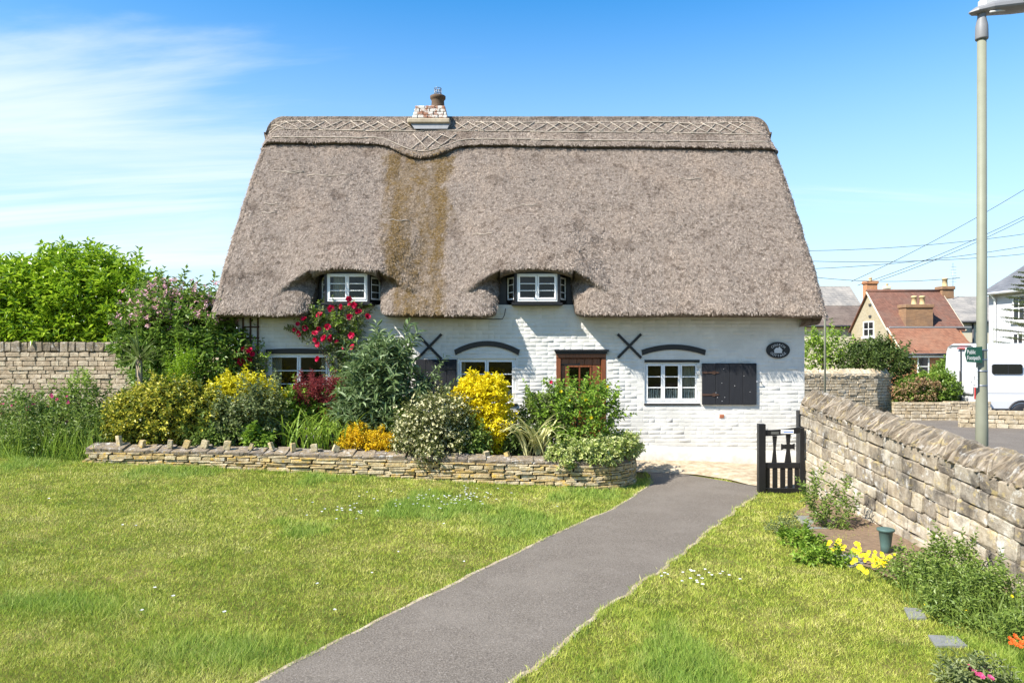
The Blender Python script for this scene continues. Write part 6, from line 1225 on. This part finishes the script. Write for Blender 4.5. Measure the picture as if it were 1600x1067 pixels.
# cream house behind, left
Yc = 53.; h = thing('cream_house', 'cream rendered house with grey slate roof behind the cottage corner', 'house', (22, Yc, gz)); a, b = hx(1200, Yc), hx(1372, Yc); ze, zr, zm = hz(509, Yc), hz(447, 57), hz(478, 55.1)
m = MB(); m.box(a, b, Yc, 61, gz, ze); m.build('wall', MT['creamwall'], h); quadpart(h, 'lower_roof', MT['browntile'], [(a, Yc - .25, ze - .02), (b, Yc - .25, ze - .02), (b, 55.1, zm), (a, 55.1, zm)]); quadpart(h, 'upper_roof', MT['slate'], [(a, 55.08, zm + .05), (b - .2, 55.08, zm + .05), (b - .2, 57, zr), (a, 57, zr)]); quadpart(h, 'back_roof', MT['slate'], [(a, 57.01, zr), (b - .2, 57.01, zr), (b - .2, 61.2, ze), (a, 61.2, ze)]); m = MB(); m.tube([(a, Yc - .3, ze - .04), (b, Yc - .3, ze - .04)], .07, 6); m.build('gutter', MT['pipe'], h)
chimney(h, hx(1385, 57), hx(1391, 57), 57, 57.4, 4., hz(448, 57), (hx(1388, 57),), 'creamwall', .25, .1)
# slate roofed house behind, right
Ys_ = 52.; h = thing('slate_house', 'cream house with grey slate roof between red roof house and lamp column', 'house', (33, Ys_, gz)); a, b = hx(1488, Ys_), hx(1640, Ys_); ze, zr = hz(502, Ys_), hz(463, 55.5)
m = MB(); m.box(a, b, Ys_, 59, gz, ze); m.build('wall', MT['creamwall'], h); quadpart(h, 'front_roof', MT['slate'], [(a - .1, Ys_ - .3, ze - .02), (b, Ys_ - .3, ze - .02), (b, 55.5, zr), (a - 1.0, 55.5, zr)]); quadpart(h, 'back_roof', MT['slate'], [(a - 1., 55.51, zr), (b, 55.51, zr), (b, 59.2, ze), (a - .1, 59.2, ze)]); m = MB(); m.tube([(a, Ys_ - .33, ze - .04), (b, Ys_ - .33, ze - .04)], .07, 6); m.build('gutter', MT['pipe'], h)
m = MB(); m.tube([(hx(1519, Ys_), Ys_ - .1, ze - .1), (hx(1519, Ys_), Ys_ - .1, gz)], .06, 6); m.build('downpipe', MT['pipe'], h)
m = MB(); m.tube([(hx(1517, Ys_) * 0 + hx(1489, 55), 55, zr - .5), (hx(1489, 55), 55, hz(411, 55))], .02, 5)
for k in range(6): m.tube([(hx(1489, 55) - .25, 55, hz(411, 55) - .3 - k * .22), (hx(1489, 55) + .25, 55, hz(411, 55) - .3 - k * .22)], .01, 4)
m.build('aerial', MT['steel'], h)
# white house at the right edge: its long left side recedes from the camera
XH, YH0, YH1 = 27.4, 30., 42.; h = thing('white_house', 'white rendered house with slate roof at the right edge', 'house', (XH, 36, gz)); ze = hz(455, YH1); zr = ze + 2.7
m = MB(); m.box(XH, XH + 8.4, YH0, YH1, gz, ze); m.build('wall', MT['whitewall'], h); m = MB(); m.add([(XH, YH0, ze), (XH + 8.4, YH0, ze), (XH + 4.2, YH0, zr)], [(0, 1, 2)]); m.build('gable_wall', MT['whitewall'], h); m = MB(); m.add([(XH, YH1, ze), (XH + 4.2, YH1, zr), (XH + 8.4, YH1, ze)], [(0, 1, 2)]); m.build('gable_wall', MT['whitewall'], h)
quadpart(h, 'roof_slope', MT['bluslate'], [(XH - .35, YH1 + .2, ze - .1), (XH - .35, YH0 - .2, ze - .1), (XH + 4.2, YH0 - .2, zr + .1), (XH + 4.2, YH1 + .2, zr + .1)]); quadpart(h, 'roof_slope', MT['bluslate'], [(XH + 4.205, YH1 + .2, zr + .1), (XH + 4.205, YH0 - .2, zr + .1), (XH + 8.75, YH0 - .2, ze - .1), (XH + 8.75, YH1 + .2, ze - .1)])
m = MB(); m.tube([(XH - .4, YH0 - .2, ze - .2), (XH - .4, YH1 + .2, ze - .2)], .08, 8); m.build('gutter', MT['frame'], h)
Yp = XH * F / 757; m = MB(); m.tube([(XH - .38, Yp, ze - .22), (XH - .1, Yp, ze - .5), (XH - .1, Yp, gz)], .06, 8); m.build('downpipe', MT['frame'], h)
for (pa, pb, ya, yb2) in ((1583, 1603, 502, 461), (1583, 1600, 560, 520)): hwin(h, XH * F / (pb - 800), XH * F / (pa - 800), hz(ya, 39.6), hz(yb2, 39.6), 0, 'side', 2, 2, True, XH)
# trees and hedges by the street
b_ = [blob(1290, 545, 24, 26, 26, .7), blob(1275, 560, 16, 22, 26, .6), blob(1308, 560, 16, 18, 26, .6)]
shrub('young_tree', 'yellow green young tree in front of the cream house', 'tree', (at(1290, 560, 26).x, 26, -.3), b_, 'lily', 300, 6, .25, .12, .07, 91, 4, r0=.04, lump=.4, shell=(.5, 1.05))
b_ = [blob(1365, 568, 46, 26, 25.5, .9), blob(1340, 572, 28, 24, 25.2, .8), blob(1395, 576, 22, 18, 25.4, .7), blob(1365, 550, 28, 12, 25.6, .6)]
shrub('evergreen_bush', 'dark green evergreen bush behind the street wall', 'bush', (at(1365, 580, 25.5).x, 25.5, -.3), b_, 'dark', 1300, 6, .2, .12, .05, 92, 4, r0=.04, lump=.28, front=.5, up=.6)
b_ = [blob(1440, 612, 42, 22, 24.6, .6), blob(1474, 608, 14, 24, 24.6, .5), blob(1418, 616, 20, 20, 24.6, .5), blob(1450, 600, 30, 10, 24.7, .4)]
p, P, T = shrub('flowering_hedge', 'mixed green hedge with brown flower heads left of the white van', 'hedge', (at(1440, 620, 23.9).x, 23.9, -.2), b_, 'weigela', 1300, 6, .16, .1, .055, 93, 4, r0=.03, lump=.2, front=.6, shoots=.0)
foliage(p, LM['brown'], [blob(1430, 612, 38, 18, 24.4, .6), blob(1445, 604, 26, 12, 24.45, .5)], 420, 6, .08, .06, .05, 94, name='blossom', front=.7)
foliage(p, LM['lily'], [blob(1452, 592, 34, 5, 24.6, .4)], 160, 6, .1, .08, .05, 95, name='young_foliage')
b_ = [blob(1484, 578, 18, 10, 29, .6), blob(1500, 574, 14, 10, 29, .5)]
shrub('leafy_shrub', 'rounded green shrub under the lean-to wall behind the van', 'bush', (at(1485, 580, 29).x, 29, -.5), b_, 'weigela', 320, 6, .2, .12, .07, 96, 3, r0=.03)
ft = thing('fir_tree', 'sparse dark fir tree in front of the white house', 'tree', (at(1604, 540, 33).x, 33, -.6)); tx = at(1604, 540, 33).x; m = MB(); m.tube([(tx, 33, -.6), (tx, 33, 6.2)], [.16, .03], 7); m.build('trunk', MT['bark'], ft)
rf = np.random.default_rng(97); PP = []; TT = []
for k in range(46):
    z = .3 + 5.4 * k / 46; ln = (5.9 - z) * .3 + .15; a = k * 2.4; d = np.array([math.cos(a), math.sin(a), .12]); m = MB(); m.tube([(tx, 33, z), tuple(np.array([tx, 33, z]) + d * ln)], [.025, .006], 4); m.build('branch', MT['bark'], ft)
    for t in np.linspace(.15, 1, 14): 
        for s in (-1, 1): PP.append(np.array([tx, 33, z]) + d * ln * t); TT.append(d + s * np.array([-d[1], d[0], 0]) * 1.0 + np.array([0, 0, .15]))
V, F_ = twig_leaves(np.array(PP), unit(np.array(TT)), 9, .28, .07, .02, rf, .8); put('crown', mesh_np('crown', V, F_), LM['fir'], ft, kind='stuff')
# overhead wires
WL = ['topmost of the nearly level overhead wires right of the thatch', 'second from top of the level overhead wires right of the thatch', 'steepest overhead wire, rising farthest left of the slanting ones', 'middle slanting overhead wire above the red roof', 'lowest slanting overhead wire, starting above the red roof chimney', 'short level overhead wire just above the house roofs', 'level overhead wire that rises slightly across the slanting wires']
for i, (x0, y0, x1, y1) in enumerate(((1262, 392, 1640, 360), (1262, 408, 1640, 393), (1330, 440, 1640, 272), (1340, 446, 1640, 318), (1375, 438, 1640, 322), (1262, 432, 1500, 434), (1270, 420, 1640, 378))):
    Yw = 42.; P = []
    for t in np.linspace(0, 1, 13): p = at(x0 + (x1 - x0) * t, y0 + (y1 - y0) * t, Yw); p.z -= .25 * 4 * t * (1 - t); P.append(p)
    m = MB(); m.tube(P, .014, 4); o = m.build('overhead_wire', MT['rubber']); tag(o, WL[i], 'wire', 'overhead wires above the houses')
